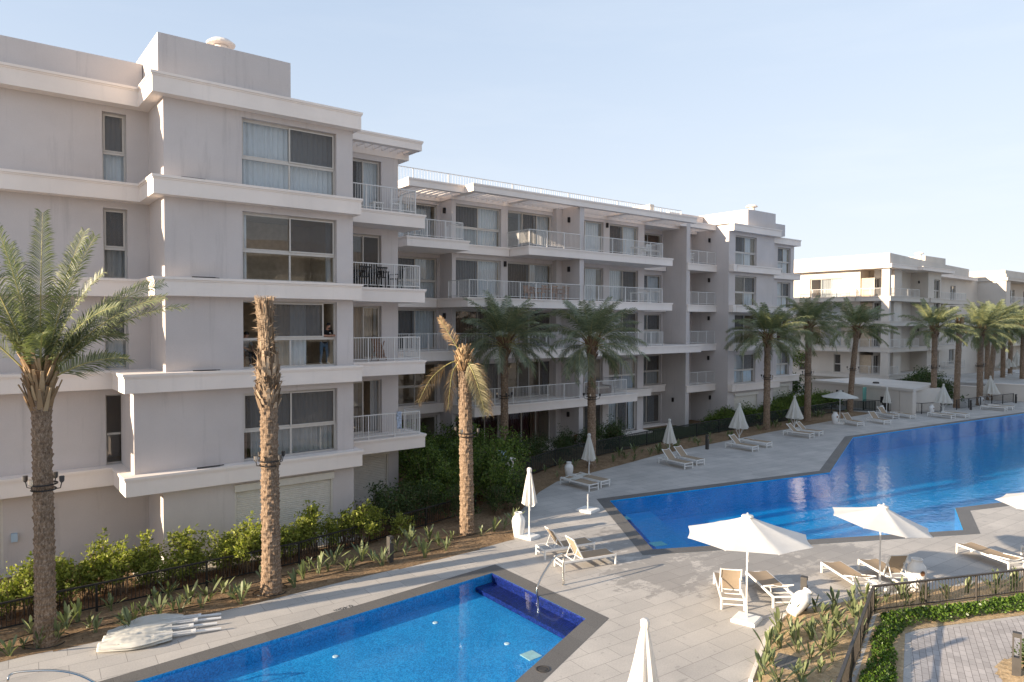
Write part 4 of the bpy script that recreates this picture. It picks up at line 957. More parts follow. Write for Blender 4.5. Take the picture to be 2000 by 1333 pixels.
# third palm: broken crown with hanging dry fronds
q = at(912, 1044); P3 = thing('palm_tree', 'dying palm with a few broken dry fronds hanging from its sunlit trunk', 'palm tree', (q.x, q.y, 0), 0, PGRP)
ld = right0 * -.12
trunk_mb(7.0, .28, 21, (ld.x, ld.y), .18, 28, .04, .14, .045, .95).build('trunk', M['bark'], P3)
mb = MB(); rnd = random.Random(4); T0 = Vector((ld.x, ld.y, 6.95))
def rel(dx, dz, dd=0): return T0 + right0 * dx + zz * dz + f0 * dd
def smooth(pts, n=10):
    out = []
    for i in range(n + 1):
        t = i / n * (len(pts) - 1); k_ = min(int(t), len(pts) - 2); f = t - k_
        p = [pts[max(0, min(len(pts) - 1, k_ + j))] for j in (-1, 0, 1, 2)]
        out.append(.5 * ((2 * p[1]) + (p[2] - p[0]) * f + (2 * p[0] - 5 * p[1] + 4 * p[2] - p[3]) * f * f + (3 * p[1] - p[0] - 3 * p[2] + p[3]) * f ** 3))
    return out
frond(mb, smooth([rel(0, 0), rel(-.3, .45, -.1), rel(-.62, 1.0, -.2), rel(-.95, 1.55, -.2)]), 40, .42, .024, rnd, .30, .2, .0, .03, .1, 0, 1, 1.0)
frond(mb, smooth([rel(-.05, -.1), rel(-.6, -.25, -.3), rel(-1.2, -.75, -.4), rel(-1.55, -1.35, -.4), rel(-1.75, -1.75, -.4)]), 56, .56, .028, rnd, .28, .1, .25, .03, .05, 0, 1, 1.0)
frond(mb, smooth([rel(.1, -.1, -.2), rel(.35, -.5, -.35), rel(.6, -1.2, -.4), rel(.85, -2.2, -.4)]), 70, .50, .028, rnd, .08, .15, .12, .03, .05, 2, 1, 1.2)
frond(mb, smooth([rel(.2, -.1, -.1), rel(.5, -.5, -.2), rel(.78, -1.3, -.2), rel(1.0, -2.2, -.2)]), 70, .54, .028, rnd, .08, .1, .2, .03, .05, 0, 1, 1.1)
frond(mb, smooth([rel(.15, -.1, -.2), rel(.42, -.5, -.3), rel(.66, -1.2, -.3), rel(.8, -2.0, -.3)]), 60, .48, .028, rnd, .12, .1, .3, .03, .1, 0, 1, .9)
frond(mb, smooth([rel(-.1, -.1, -.2), rel(-.4, -.5, -.3), rel(-.52, -1.2, -.3), rel(-.6, -2.0, -.3)]), 50, .5, .026, rnd, .15, .0, .4, .03, .1, 0, 1, .9)
frond(mb, smooth([rel(.1, -.1, .2), rel(.5, -.4, .3), rel(.62, -1.1, .3), rel(.7, -1.9, .3)]), 50, .5, .026, rnd, .15, .0, .4, .03, .1, 0, 1, .9)
boots(mb, (ld.x, ld.y), .22, 6.4, 7.05, 90, .34, rnd, .5, 0); boots(mb, (ld.x, ld.y), .1, 6.9, 7.1, 34, .4, rnd, .35, 0)
mb.build('crown', [M['deadfrond'], M['rachis'], M['drygreen']], P3); ring_parts(P3, 4.0, .27, (0, 0), .5)

palm((985, 912), 7.0, .24, CRD[0], 'shaded palm between the dying palm and the closed umbrella, before the lower balconies', 31, near=True)
palm((1155, 915), 7.0, .26, CRD[1], 'palm standing in front of the party wall between the middle balconies', 32, near=True, ring=4.1)
palm((1497, 840), 7.05, .27, CR[0], 'palm before the right-hand window bay of the middle wing', 33)
palm((1577, 824), 7.9, .29, CR[1], 'palm at the right end of the middle wing, left of the far open umbrella', 34)
palm((1660, 806), 7.6, .27, CR[2], 'leaning palm in front of the pool house wall, right of the far open umbrella', 35, lean=(.45, -.35))
palm((1823, 800), 7.6, .28, CR[2], 'palm at the near corner of the pool house with a pale windswept crown', 36)
palm((1913, 792), 7.4, .30, CR[0], 'palm with the widest pale crown near the right edge, by the cream garden wall', 37, sc=1.08)
q = at(1868, 797); P4 = thing('palm_tree', 'dead palm trunk without a crown between two green palms at the far right', 'palm tree', (q.x, q.y, 0), 0, PGRP)
trunk_mb(8.4, .29, 41, (.15, -.1), .15, 14, .08, .15, .04, .9).build('trunk', M['bark'], P4)
mb = MB(); boots(mb, (.15, -.1), .2, 7.3, 8.5, 60, .8, random.Random(2), .25); rnd = random.Random(3)
for az in (.2, 2.2, 4.0): frond(mb, arc((.15, -.1, 8.3), az, -.2, 1.6, 1.2, 7), 18, .3, .03, rnd, .2, 0, .8, .02, .2)
mb.build('crown', [M['deadfrond'], M['deadfrond']], P4)
P0 = thing('palm_tree', 'palm trunk outside the left edge, seen by its shadow on the nearest palm', 'palm tree', (-5.2, 22.62, 0), 0, PGRP)
trunk_mb(8.6, .26, 51, (0, 0), .15, 14, .08, .15, .04, 1.1).build('trunk', M['bark'], P0)
for (x, d), lab, sd, h in (((1927, 101), 'first far palm in shade behind the widest crown at the right', 42, 7.2), ((1933, 92), 'slanting far palm behind the cream garden wall at the right', 43, 8.2), ((1958, 105), 'far palm behind the white closed umbrellas on the raised terrace', 44, 7.6), ((1972, 112), 'thin far palm second from the right edge of the photo', 45, 8.0), ((1996, 104), 'far palm cut by the right edge of the photo', 46, 7.8)):
    v = at(x, 760); k_ = d / math.hypot(v.x, v.y); palm(Vector((v.x * k_, v.y * k_, 0)), h, .28, CR[sd % 3], lab, sd, lean=((.5, -.4) if sd == 43 else (0, 0)), ring=0)

def shrub_mesh(seed, rx, rz, nb, nl, ls, base=.15, up=1.0, clump=.16):
    rnd = random.Random(seed); fo, st = MB(), MB()
    for b in range(nb):
        az = rnd.random() * 6.283; el = R(rnd.uniform(18, 88)) * up; rad = rnd.uniform(.55, 1.0)
        p0 = Vector((rnd.uniform(-1, 1) * rx * .25, rnd.uniform(-1, 1) * rx * .25, 0)); e = Vector((math.cos(az) * math.cos(el) * rx * rad, math.sin(az) * math.cos(el) * rx * rad, base + math.sin(el) * (rz - base) * rad))
        m_ = p0.lerp(e, .5) + Vector((rnd.uniform(-.1, .1), rnd.uniform(-.1, .1), .12)) * rx
        st.tube([p0, m_, e], [.016, .011, .004], 4)
        for c_ in range(3):
            cc = m_.lerp(e, rnd.uniform(.25, 1.05)) + Vector((rnd.gauss(0, 1), rnd.gauss(0, 1), rnd.gauss(0, .7))) * clump * .6
            for i in range(nl):
                p = cc + Vector((rnd.gauss(0, 1), rnd.gauss(0, 1), rnd.gauss(0, .8))) * clump * .55
                if p.z < .03: continue
                d = Vector((rnd.gauss(0, 1), rnd.gauss(0, 1), rnd.gauss(.35, .8))).normalized(); s = d.orthogonal().normalized(); s = (Matrix.Rotation(rnd.random() * 6.28, 3, d) @ s)
                q = ls * rnd.uniform(.7, 1.3)
                fo.add([p, p + d * q * .5 + s * q * .24, p + d * q, p + d * q * .5 - s * q * .24], [(0, 1, 2, 3)])
    return fo, st
def shrub_proto(seed, mat, rx, rz, nb, nl, ls, label, cat, group, name='shrub', **kw):
    fo, st = shrub_mesh(seed, rx, rz, nb, nl, ls, **kw); r = thing(name, label, cat, (0, 0, 0), 0, group)
    fo.build('foliage', M[mat], r); st.build('stem', M['twig'], r); return r
def scatter(protos, spots, label, group, rnd, smin=.8, smax=1.2):
    first = set()
    for (x, y) in spots:
        pr = rnd.choice(protos); sc = rnd.uniform(smin, smax)
        if pr.name not in first: first.add(pr.name); pr.location = (x, y, 0); pr.rotation_euler = (0, 0, rnd.random() * 6.28); pr.scale = (sc,) * 3; pr['label'] = label; pr['group'] = group
        else: dup(pr, (x, y, 0), rnd.random() * 6.28, label, group, sc)
    for pr in protos:
        if pr.name not in first:
            for ch in list(pr.children): bpy.data.objects.remove(ch)
            bpy.data.objects.remove(pr)
rnd = random.Random(77)
lab, g = 'sprawling yellow-green shrub of the row behind the left black fence', 'shrubs behind the left fence'
pr = [shrub_proto(s_, 'shrub', .9, 1.65, 26, 17, .125, lab, 'shrub', g) for s_ in (1, 2, 3, 4)]
scatter(pr, [(-1.2 + i * .72 + rnd.uniform(-.2, .2), 23.65 + rnd.uniform(-.3, .35)) for i in range(21)] + [(-.8 + i * 1.3 + rnd.uniform(-.3, .3), 24.25 + rnd.uniform(-.15, .2)) for i in range(9)], lab, g, rnd, .6, 1.08)
lab, g = 'big dark green bush of the thicket behind the dying palm', 'bushes of the dark thicket'
pr = [shrub_proto(s_, 'bush', 1.5, 2.6, 46, 24, .13, lab, 'bush', g, 'bush', clump=.26) for s_ in (11, 12, 13)]
scatter(pr, [(16.8, 25.6), (18.2, 26.6), (16.9, 27.2), (18.8, 24.6), (19.6, 25.9), (17.3, 28.7), (19.3, 28.3), (20.6, 29.6), (18.6, 30.2), (20.4, 32.0), (21.9, 31.0), (22.4, 33.2), (19.4, 33.8), (21.2, 34.9), (19.7, 26.9), (22.0, 28.2)], lab, g, rnd, .85, 1.2)
lab, g = 'leafy green bush at the front edge of the thicket by the deck', 'bushes at the thicket front'
pr = [shrub_proto(s_, 'hedge', .85, 1.7, 30, 18, .10, lab, 'bush', g, 'bush', clump=.2) for s_ in (15, 16)]
scatter(pr, [(16.3, 23.9), (18.2, 23.9), (19.3, 24.0), (20.4, 25.3), (15.4, 25.0), (14.3, 24.8), (13.4, 24.6), (15.0, 26.4), (13.6, 26.0)], lab, g, rnd, .8, 1.15)
lab, g = 'rounded garden bush in front of the ground floor of the middle wing', 'garden bushes of the middle wing'
pr = [shrub_proto(s_, 'hedge', 1.1, 1.9, 36, 20, .11, lab, 'bush', g, 'bush', clump=.24) for s_ in (21, 22)]
scatter(pr, [(27.6, 32.1), (28.9, 31.6), (30.1, 32.4), (25.8, 31.0), (32.8, 32.4), (33.8, 31.8), (31.2, 31.6), (34.6, 32.6)], lab, g, rnd, .75, 1.15)
lab, g = 'clipped dark hedge bush behind the netted fence', 'hedge bushes behind the netted fence'
pr = [shrub_proto(s_, 'bush', 1.0, 1.35, 34, 20, .12, lab, 'hedge', g, 'hedge_bush', clump=.24) for s_ in (31, 32)]
scatter(pr, [(46.0 + i * .95, 33.0 + rnd.uniform(-.4, .3)) for i in range(11)] + [(57 + i * 1.0, 34.4 + rnd.uniform(-.5, .6)) for i in range(12)] + [(60 + i * 1.2, 36.0 + rnd.uniform(-.5, .5)) for i in range(7)], lab, g, rnd, .85, 1.25)
lab, g = 'green bush between the pool house and the cream garden wall', 'bushes beyond the pool house'
pr = [shrub_proto(s_, 'hedge', 1.6, 2.2, 36, 20, .18, lab, 'bush', g, 'bush', clump=.34) for s_ in (41,)]
scatter(pr, [(78, 29.5), (80.5, 31), (83, 31.5), (85.5, 32.5), (79.5, 28.8), (88.5, 34.5), (92, 35.5), (95, 34.5), (74, 40), (72, 41.5)], lab, g, rnd, .9, 1.4)
# small tree between the two wings
r = thing('tree', 'small green tree in the gap between the middle wing and the far building', 'tree', (70.5, 41, 0)); mb = MB(); mb.tube([(0, 0, 0), (.1, 0, 2.5), (0, .1, 4.2)], [.12, .09, .05], 7); mb.build('trunk', M['twig'], r)
fo, st = shrub_mesh(51, 1.9, 2.6, 46, 22, .2, clump=.36); fo.v = [(x, y, z + 3.2) for x, y, z in fo.v]; fo.build('crown', M['bush'], r)

def strap_mesh(seed, n, h, wd):
    rnd = random.Random(seed); mb = MB()
    for i in range(n):
        az = rnd.random() * 6.283; el = R(rnd.uniform(52, 88)); l = h * rnd.uniform(.6, 1.1); d = Vector((math.cos(az) * math.cos(el), math.sin(az) * math.cos(el), math.sin(el))); sd = Vector((-math.sin(az + rnd.uniform(-.6, .6)), math.cos(az), 0)).normalized()
        p = Vector((rnd.uniform(-.05, .05), rnd.uniform(-.05, .05), 0)); pr = [(0, .012), (.42, .014), (.55, wd * .8), (.72, wd), (.88, wd * .7), (1.0, .004)]; pts = []
        for s_, w_ in pr: c_ = p + d * l * s_ + Vector((d.x, d.y, -.35)) * l * .30 * s_ ** 2.5; pts += [c_ - sd * w_, c_ + sd * w_]
        mb.add(pts, [(2 * j, 2 * j + 1, 2 * j + 3, 2 * j + 2) for j in range(len(pr) - 1)])
    return mb.mesh('strappy_plant', [M['strap']])
SP = [strap_mesh(s_, n_, h_, .042) for s_, n_, h_ in ((1, 9, .62), (2, 11, .72), (3, 8, .55), (4, 13, .80))]
def straps(spots, label, group, rnd, s0=.75, s1=1.15):
    for x, y in spots:
        o = bpy.data.objects.new('strappy_plant', rnd.choice(SP)); C.objects.link(o); o.location = (x, y, .02); o.rotation_euler = (rnd.uniform(-.08, .08), rnd.uniform(-.08, .08), rnd.random() * 6.28); k_ = rnd.uniform(s0, s1); o.scale = (k_, k_, k_)
        tag(o, label, 'plant', group)
spots_left = [(45, 1270), (110, 1256), (152, 1218), (187, 1240), (218, 1196), (236, 1222), (282, 1207), (338, 1196), (372, 1182), (408, 1178), (452, 1174), (482, 1160), (592, 1134), (622, 1122), (676, 1117), (706, 1100), (730, 1098), (792, 1087), (818, 1078), (857, 1068), (882, 1057), (300, 1180), (420, 1150), (650, 1105), (840, 1060), (575, 1150), (255, 1235), (20, 1282), (75, 1268), (130, 1232), (172, 1228), (262, 1214), (310, 1208), (352, 1200), (395, 1192), (435, 1160), (470, 1182), (605, 1118), (640, 1118), (690, 1112), (745, 1108), (775, 1080), (830, 1092), (870, 1078), (800, 1068), (60, 1240), (330, 1168), (510, 1135)]
straps([tuple(at(*p)[:2]) for p in spots_left], 'young strappy plant in the sandy bed in front of the left black fence', 'strappy plants in the left bed', rnd, .7, 1.1)
straps([tuple(at(*p)[:2]) for p in [(965, 1040), (985, 1035), (1003, 1025), (940, 1048)]], 'variegated strappy plant between the dying palm and the white urn', 'strappy plants by the urn', rnd, .9, 1.2)
pts = []; t_ = 0
while len(pts) < 88 and t_ < 6000:
    t_ += 1; x, y = rnd.uniform(9, 32), rnd.uniform(4, 11)
    if inside(bed_r, x, y) and edge_dist(bed_r, x, y) > .14 and all((x - a) ** 2 + (y - b) ** 2 > .36 ** 2 for a, b in pts): pts.append((x, y))
straps(pts, 'grey-green strappy plant in the golden sandy bed at the right', 'strappy plants in the right bed', rnd, .68, 1.08)
pts = []
while len(pts) < 60:
    u_ = rnd.uniform(25, 65); wl = 27.1 + (u_ - 24.4) * .062 + min(1.0, (u_ - 24.4) * .03); pts.append((u_, wl + .5 + rnd.random() * 1.6))
straps(pts, 'small strappy plant in the shaded bed below the netted fence', 'strappy plants in the shaded bed', rnd, .6, 1.0)
# fallen leaves and chips on the beds
def litter(poly, n, z, label, rnd, s0=.03):
    mb = MB(); k_ = 0; xs = [p[0] for p in poly]; ys = [p[1] for p in poly]
    while k_ < n:
        x, y = rnd.uniform(max(-3, min(xs)), max(xs)), rnd.uniform(min(ys), max(ys))
        if not inside(poly, x, y): continue
        k_ += 1; e_ = min(1, edge_dist(poly, x, y) / .45); p = Vector((x, y, z + e_ * rnd.uniform(.03, .085))); t = rnd.random() * 6.28; d = Vector((math.cos(t), math.sin(t), rnd.uniform(-.2, .6))); s = Vector((-math.sin(t), math.cos(t), rnd.uniform(-.3, .3))); q = s0 * rnd.uniform(.5, 1.8)
        mb.add([p, p + d * q * .5 + s * q * .4, p + d * q, p + d * q * .5 - s * q * .35], [(0, 1, 2, 3)])
    tag(mb.build('leaf_litter', M['litter']), label, 'leaf litter', None, 'stuff')
litter(front_strip, 2600, .01, 'dry leaves and chips scattered over the left sandy bed', rnd)
litter([(-3, 23.0), (9, 23.15), (17.6, 24.9), (16.6, 26), (12.3, 25.2), (-3, 24.9)], 2600, .02, 'dry leaves lying on the red-brown soil behind the left fence', rnd, .04)
litter(bed_r, 1500, .01, 'dry leaves and chips scattered over the golden sandy bed', rnd, .028)
# ground cover
mb = MB(); rnd = random.Random(6); k_ = 0
while k_ < 15000:
    x, y = rnd.uniform(10, 32), rnd.uniform(2.7, 9)
    if not inside(cover_poly, x, y): continue
    e = edge_dist(cover_poly, x, y)
    if e < .16 + .16 * mnoise.noise((x * 1.5, y * 1.5, 0)) : continue
    k_ += 1; hh = min(1, e / .4) * (.20 + .14 * mnoise.noise((x * 2.2, y * 2.2, 4))) * math.sqrt(rnd.random()); p = Vector((x, y, .03 + max(0, hh)))
    d = Vector((rnd.gauss(0, 1), rnd.gauss(0, 1), rnd.gauss(.5, .6))).normalized(); s = (Matrix.Rotation(rnd.random() * 6.28, 3, d) @ d.orthogonal().normalized()); q = .075 * rnd.uniform(.7, 1.3)
    mb.add([p, p + d * q * .5 + s * q * .36, p + d * q, p + d * q * .5 - s * q * .36], [(0, 1, 2, 3)])
tag(mb.build('ground_cover', M['cover']), 'dense bright green ground cover between the right fence and the brick path', 'ground cover', None, 'stuff')
o = shrub_proto(61, 'hedge', .5, .55, 20, 16, .09, 'small green bush in the sandy island by the bollard at the bottom right corner', 'bush', None, 'bush'); o.location = (20.15, 5.1, 0)
# ------------------------------------------------------------------ fences
k = N('dark_green_net'); tr = k.n('ShaderNodeBsdfTransparent'); k.surf(k.mixsh(.62, tr.outputs[0], k.pbr((.012, .022, .016), .8))); M['net'] = k.m
def fence(label, pts, mat, h=.82, every=2.9, gap=.1, net=False, top=.055):
    o = thing('fence', label, 'fence', (pts[0][0], pts[0][1], 0)); off = (pts[0][0], pts[0][1], 0); last = None
    for (x0, y0), (x1, y1) in zip(pts, pts[1:]):
        a, b = Vector((x0, y0, 0)), Vector((x1, y1, 0)); n = max(1, round((b - a).length / every))
        for i in range(n):
            p, q = a.lerp(b, i / n), a.lerp(b, (i + 1) / n)
            mb = MB(); mb.bar(p + zz * (h - .02), q + zz * (h - .02), top, .045); mb.bar(p + zz * .13, q + zz * .13, .035, .035)
            m_ = round((q - p).length / gap)
            for j in range(1, m_):
                c_ = p.lerp(q, j / m_); mb.box(c_.x - .007, c_.x + .007, c_.y - .007, c_.y + .007, .14, h - .04)
            pn_ = mb.build('rail_panel', M[mat], o, off=off)
            if net: mb = MB(); mb.quad(p + zz * .02, q + zz * .02, q + zz * (h - .04), p + zz * (h - .04)); mb.build('net', M['net'], pn_, off=off)
            mb = MB(); mb.box(p.x - .03, p.x + .03, p.y - .03, p.y + .03, 0, h); mb.build('post', M[mat], o, off=off)
    mb = MB(); x, y = pts[-1]; mb.box(x - .03, x + .03, y - .03, y + .03, 0, h); mb.build('post', M[mat], o, off=off)
fence('low black railing fence in front of the yellow-green shrubs at the left', [(-6, 22.75), (9, 23.02), (17.6, 24.75)], 'black')
fence('low black netted fence along the shaded bed before the middle wing', [(21.6, 27.9), (27, 30.0), (36.5, 31.3), (48, 31.75), (66.2, 32.2), (67.6, 30.2)], 'black', 1.0, 2.9, .25, True)
fence('black railing fence in front of the pool house', [tuple(at(1687, 801)[:2]), tuple(at(1800, 809)[:2]), tuple(at(1838, 806)[:2])], 'black', 1.0, 2.4, .13)
fence('black railing fence before the cream garden wall at the far right', [tuple(at(1868, 801)[:2]), tuple(at(1979, 787)[:2])], 'black', 1.0, 2.4, .13)
fence('bronze railing fence with a corner around the sandy bed at the lower right', [(10, 5.62), (16.06, 7.64), (20.38, 9.07), (25.46, 6.86), (32, 4.03)], 'bronze', .82, 1.75, .115, False, .07)

# ------------------------------------------------------------------ sun loungers
LGRP = 'white framed sun loungers round the pools'
def make_lounger(ang, label):
    r = thing('sun_lounger', label, 'sun lounger', (0, 0, 0), 0, LGRP); Wd, Ln, z, hb = .70, 2.06, .36, .76
    mb = MB()
    for y in (0, Wd - .045): mb.box(0, Ln, y, y + .045, z - .065, z)
    for x in (.0, Ln - .04): mb.box(x, x + .04, .045, Wd - .045, z - .06, z - .015)
    mb.box(.02, .055, .045, Wd - .045, .14, .17); mb.box(Ln - .05, Ln - .02, .045, Wd - .045, .14, .17); mb.box(hb, hb + .03, .045, Wd - .045, z - .055, z - .025)
    mb.build('frame', M['white'], r)
    for x in (0, Ln - .05):
        for y in (0, Wd - .05): mb = MB(); mb.box(x, x + .05, y, y + .05, 0, z - .066); mb.build('leg', M['white'], r)
    def slingm(f, n=8, m=5):
        mb = MB()
        for i in range(n + 1):
            for j in range(m + 1): mb.v.append(f(i / n, j / m))
        for i in range(n):
            for j in range(m): a = i * (m + 1) + j; mb.f.append((a, a + 1, a + m + 2, a + m + 1)); mb.mi.append(0)
        return mb
    sg = lambda v: -.022 * math.sin(math.pi * v)
    slingm(lambda u_, v: (hb + .01 + (Ln - .03 - hb) * u_, .03 + (Wd - .06) * v, z + .004 + sg(v))).build('seat_sling', M['sling'], r, smooth=True)
    c_, s_ = math.cos(ang), math.sin(ang); bl = hb - .02
    def bp(d, y, n): return (hb - d * c_ - n * s_, y, z + .005 + d * s_ - n * c_ * 0 + n * c_)
    mb = MB()
    for y in (.055, Wd - .055): mb.bar(bp(0, y, 0), bp(bl, y, 0), .035, .035)
    # curved top bar
    pts = [bp(bl - .015, .055 + (Wd - .11) * i / 8, -.05 * math.sin(math.pi * i / 8)) for i in range(9)]; mb.tube(pts, .017, 6)
    b = mb.build('backrest', M['white'], r)
    slingm(lambda u_, v: bp(bl * u_, .06 + (Wd - .12) * v, -.05 * math.sin(math.pi * v) * (.4 + .6 * u_))).build('back_sling', M['sling'], b, smooth=True)
    if ang > .15:
        mb = MB(); d = bl * .55
        for y in (.09, Wd - .09): mb.bar(bp(d, y, -.02), (hb - .62 * bl * (.5 + c_ * .5), y, z - .04), .022, .022)
        mb.bar((hb - .62 * bl * (.5 + c_ * .5), .05, z - .04), (hb - .62 * bl * (.5 + c_ * .5), Wd - .05, z - .04), .022, .022)
        mb.build('prop', M['white'], r)
    return r
def place_l(o, head, foot, side=1):
    """head and foot points of the edge nearest the viewer; side=1 puts the width to the left of head->foot"""
    d = Vector((foot[0] - head[0], foot[1] - head[1])); a = math.atan2(d.y, d.x); n_ = Vector((-math.sin(a), math.cos(a)))
    mid = (Vector(head[:2]) + Vector(foot[:2])) / 2 - Vector((math.cos(a), math.sin(a))) * 1.03
    if side < 0: mid -= n_ * .70
    o.location = (mid.x, mid.y, .004); o.rotation_euler = (0, 0, a)
up_, flat_ = R(42), R(0)
proto_f = make_lounger(R(1), ''); proto_u = make_lounger(R(44), ''); used = set()
def lounger(kind, head, foot, side, label):
    pr = proto_f if kind == 'f' else proto_u
    if pr.name in used: o = copy_tree(pr)
    else: o = pr; used.add(pr.name)
    o['label'] = label; place_l(o, head, foot, side); return o
# far side, feet towards the pool (left to right)
lounger('f', (24.12, 26.45), (24.18, 24.38), 1, 'flat lounger with a white sheet, left of the first closed umbrella of the far row')
lounger('f', (25.1, 26.6), (25.2, 24.6), 1, 'flat lounger right of the first closed umbrella of the far row, below the palm')
lounger('u', (32.35, 26.9), (32.18, 24.78), 1, 'lounger with raised back left of the second closed umbrella of the far row')
lounger('u', (33.65, 27.05), (33.5, 24.96), 1, 'lounger with raised back right of the second closed umbrella of the far row')
lounger('u', (40.04, 27.6), (40.06, 25.5), 1, 'lounger with raised back under the third closed umbrella of the far row')
lounger('f', (41.95, 27.8), (42.05, 25.72), 1, 'flat lounger right of the third closed umbrella of the far row')
lounger('u', (47.9, 28.05), (48.0, 25.95), 1, 'lounger with raised back left of the fourth closed umbrella of the far row')
lounger('u', (49.35, 28.15), (49.5, 26.05), 1, 'lounger with raised back right of the fourth closed umbrella, in front of a palm')
lounger('u', (57.55, 28.6), (56.75, 26.75), 1, 'lounger with raised back right beside the far open umbrella')
lounger('u', (60.35, 27.75), (59.5, 25.85), 1, 'lounger with raised back standing between the far open and thin furled umbrellas')
lounger('u', (64.4, 28.8), (63.7, 26.97), 1, 'lounger with raised back left of the thin closed umbrella by the pool house')
lounger('f', (65.6, 28.0), (65.0, 26.05), 1, 'flat lounger right of the thin closed umbrella by the pool house')
lounger('f', (67.9, 25.8), (67.65, 23.75), 1, 'flat lounger left of the wide closed umbrella before the pool house corner')
lounger('f', (69.6, 25.3), (69.4, 23.25), 1, 'flat lounger right of the wide closed umbrella before the pool house corner')
lounger('f', (77.7, 24.8), (77.75, 22.75), 1, 'flat lounger left of the last closed umbrella, before the far right fence')
lounger('f', (79.4, 24.7), (79.5, 22.65), 1, 'flat lounger right of the last closed umbrella, before the far right fence')
# near group by the small pool
o = make_lounger(R(62), 'lounger with upright back nearest the small pool handrail'); place_l(o, (15.74, 17.65), (17.9, 17.1), -1)
o = make_lounger(R(56), 'lounger with upright back beside the white urn and furled umbrella at the shadow edge'); place_l(o, (16.02, 18.95), (18.2, 18.45), -1)
# near group under the open umbrellas
o = make_lounger(R(66), 'lounger with nearly upright back left of the nearest open umbrella pole'); place_l(o, (17.2, 11.95), (18.78, 13.33), -1)
o = make_lounger(R(22), 'lounger with slightly raised back right of the nearest open umbrella pole'); place_l(o, (18.45, 11.02), (19.72, 12.80), -1)
o = make_lounger(R(17), 'lounger with slightly raised back left of the second open umbrella pole'); place_l(o, (21.30, 9.98), (22.42, 11.70), -1)
o = make_lounger(R(64), 'lounger with upright back behind the urn with a hole, by the second open umbrella'); place_l(o, (22.55, 9.30), (23.68, 11.08), -1)
o = make_lounger(R(6), 'flat lounger standing alone near the pool step at the right'); place_l(o, (27.3, 7.75), (28.2, 9.72), -1)
o = make_lounger(R(3), 'flat lounger cut by the right edge of the photo'); place_l(o, (28.95, 6.3), (29.8, 8.15), -1)
for (x, y), lab in (((24.55, 25.75), 'white folded sheet on the flat lounger left of the first far umbrella'), ((25.5, 26.15), 'white folded sheet on the flat lounger right of the first far umbrella')):
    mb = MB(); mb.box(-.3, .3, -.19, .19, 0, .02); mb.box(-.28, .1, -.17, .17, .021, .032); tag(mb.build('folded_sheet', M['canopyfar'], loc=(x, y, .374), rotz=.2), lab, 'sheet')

# ------------------------------------------------------------------ umbrellas
UGRP = 'white pool umbrellas'
def base_parts(r, sz=.62, tube=.5, rz=.3):
    mb = MB(); c_, s_ = math.cos(rz), math.sin(rz)
    def pl(a, z0, z1): mb.prism([(a * (c_ * i - s_ * j), a * (s_ * i + c_ * j)) for i, j in ((-1, -1), (1, -1), (1, 1), (-1, 1))], z0, z1)
    pl(sz / 2, 0, .085); pl(sz / 2 - .03, .086, .10); b = mb.build('base_plate', M['white'], r)
    mb = MB(); mb.tube([(0, 0, .09), (0, 0, tube)], .034, 10); mb.build('sleeve', M['white'], b)
    return b
def open_umbrella(label, loc, rad, zr_, za, rot=0, tilt=(0, 0), mat='canopy', cloth_base=False):
    r = thing('pool_umbrella', label, 'umbrella', loc, 0, UGRP); base_parts(r, .66, .42, rot)
    mb = MB(); mb.tube([(0, 0, .1), (0, 0, za - .04)], .024, 10); mb.build('pole', M['pvc'], r)
    tm = Matrix.Translation((0, 0, zr_)) @ Matrix.Rotation(tilt[1], 4, Vector((math.cos(tilt[0]), math.sin(tilt[0]), 0))) @ Matrix.Translation((0, 0, -zr_))
    mb = MB(); n, m_ = 8, 8; rows = 10; o_ = 0
    for i in range(rows + 1):
        q = i / rows
        for j in range(n * m_):
            t = 2 * math.pi * j / (n * m_) + rot; f = (j % m_) / m_; sag = math.sin(math.pi * f)
            rr = rad * (.035 + .965 * q) * (math.cos(math.pi / n) / math.cos(math.pi * (2 * f - 1) / n) * (1 - .03 * q * sag))
            z = za - (za - zr_) * (q ** .93) - .018 * sag * q * (1 - .4 * q) - .012 * math.sin(math.pi * q)
            mb.v.append(tuple(tm @ Vector((rr * math.cos(t), rr * math.sin(t), z))))
    for i in range(rows):
        for j in range(n * m_): a, b = i * n * m_ + j, i * n * m_ + (j + 1) % (n * m_); mb.f.append((a, b, b + n * m_, a + n * m_)); mb.mi.append(0)
    mb.f.append(tuple(range(n * m_))); mb.mi.append(0)
    me = mb.mesh('canopy', [M[mat]]); me.polygons.foreach_set('use_smooth', [True] * len(me.polygons)); cn = bpy.data.objects.new('canopy', me); C.objects.link(cn); cn.parent = r
    mb = MB(); mb.lathe([(.02, .0), (.15, -.02), (.17, -.06), (.16, -.065)], (0, 0, za + .055), 16); mb.tube([(0, 0, za + .04), (0, 0, za + .10)], .022, 8)
    mb.v = [tuple(tm @ Vector(v)) for v in mb.v]; mb.build('vent_cap', M[mat], r)
    for j in range(n):
        t = 2 * math.pi * j / n + rot; mb = MB(); mb.bar(tm @ Vector((.05 * math.cos(t), .05 * math.sin(t), za - .05)), tm @ Vector((rad * .985 * math.cos(t), rad * .985 * math.sin(t), zr_ - .012)), .018, .018)
        mb.bar(Vector((.03 * math.cos(t), .03 * math.sin(t), zr_ - .18)), tm @ Vector((rad * .5 * math.cos(t), rad * .5 * math.sin(t), (za + zr_) / 2 - .045)), .014, .014); mb.build('rib', M['pvc'], r)
    mb = MB(); mb.tube([(0, 0, zr_ - .24), (0, 0, zr_ - .15)], .05, 10); mb.build('runner', M['pvc'], r)
    mb = MB(); mb.tube([(.04, 0, zr_ - .2), (.10, .03, zr_ - .5), (.09, .02, zr_ - .75), (.04, 0, zr_ - .55)], .006, 5); mb.build('cord', M['pvc'], r)
    return r
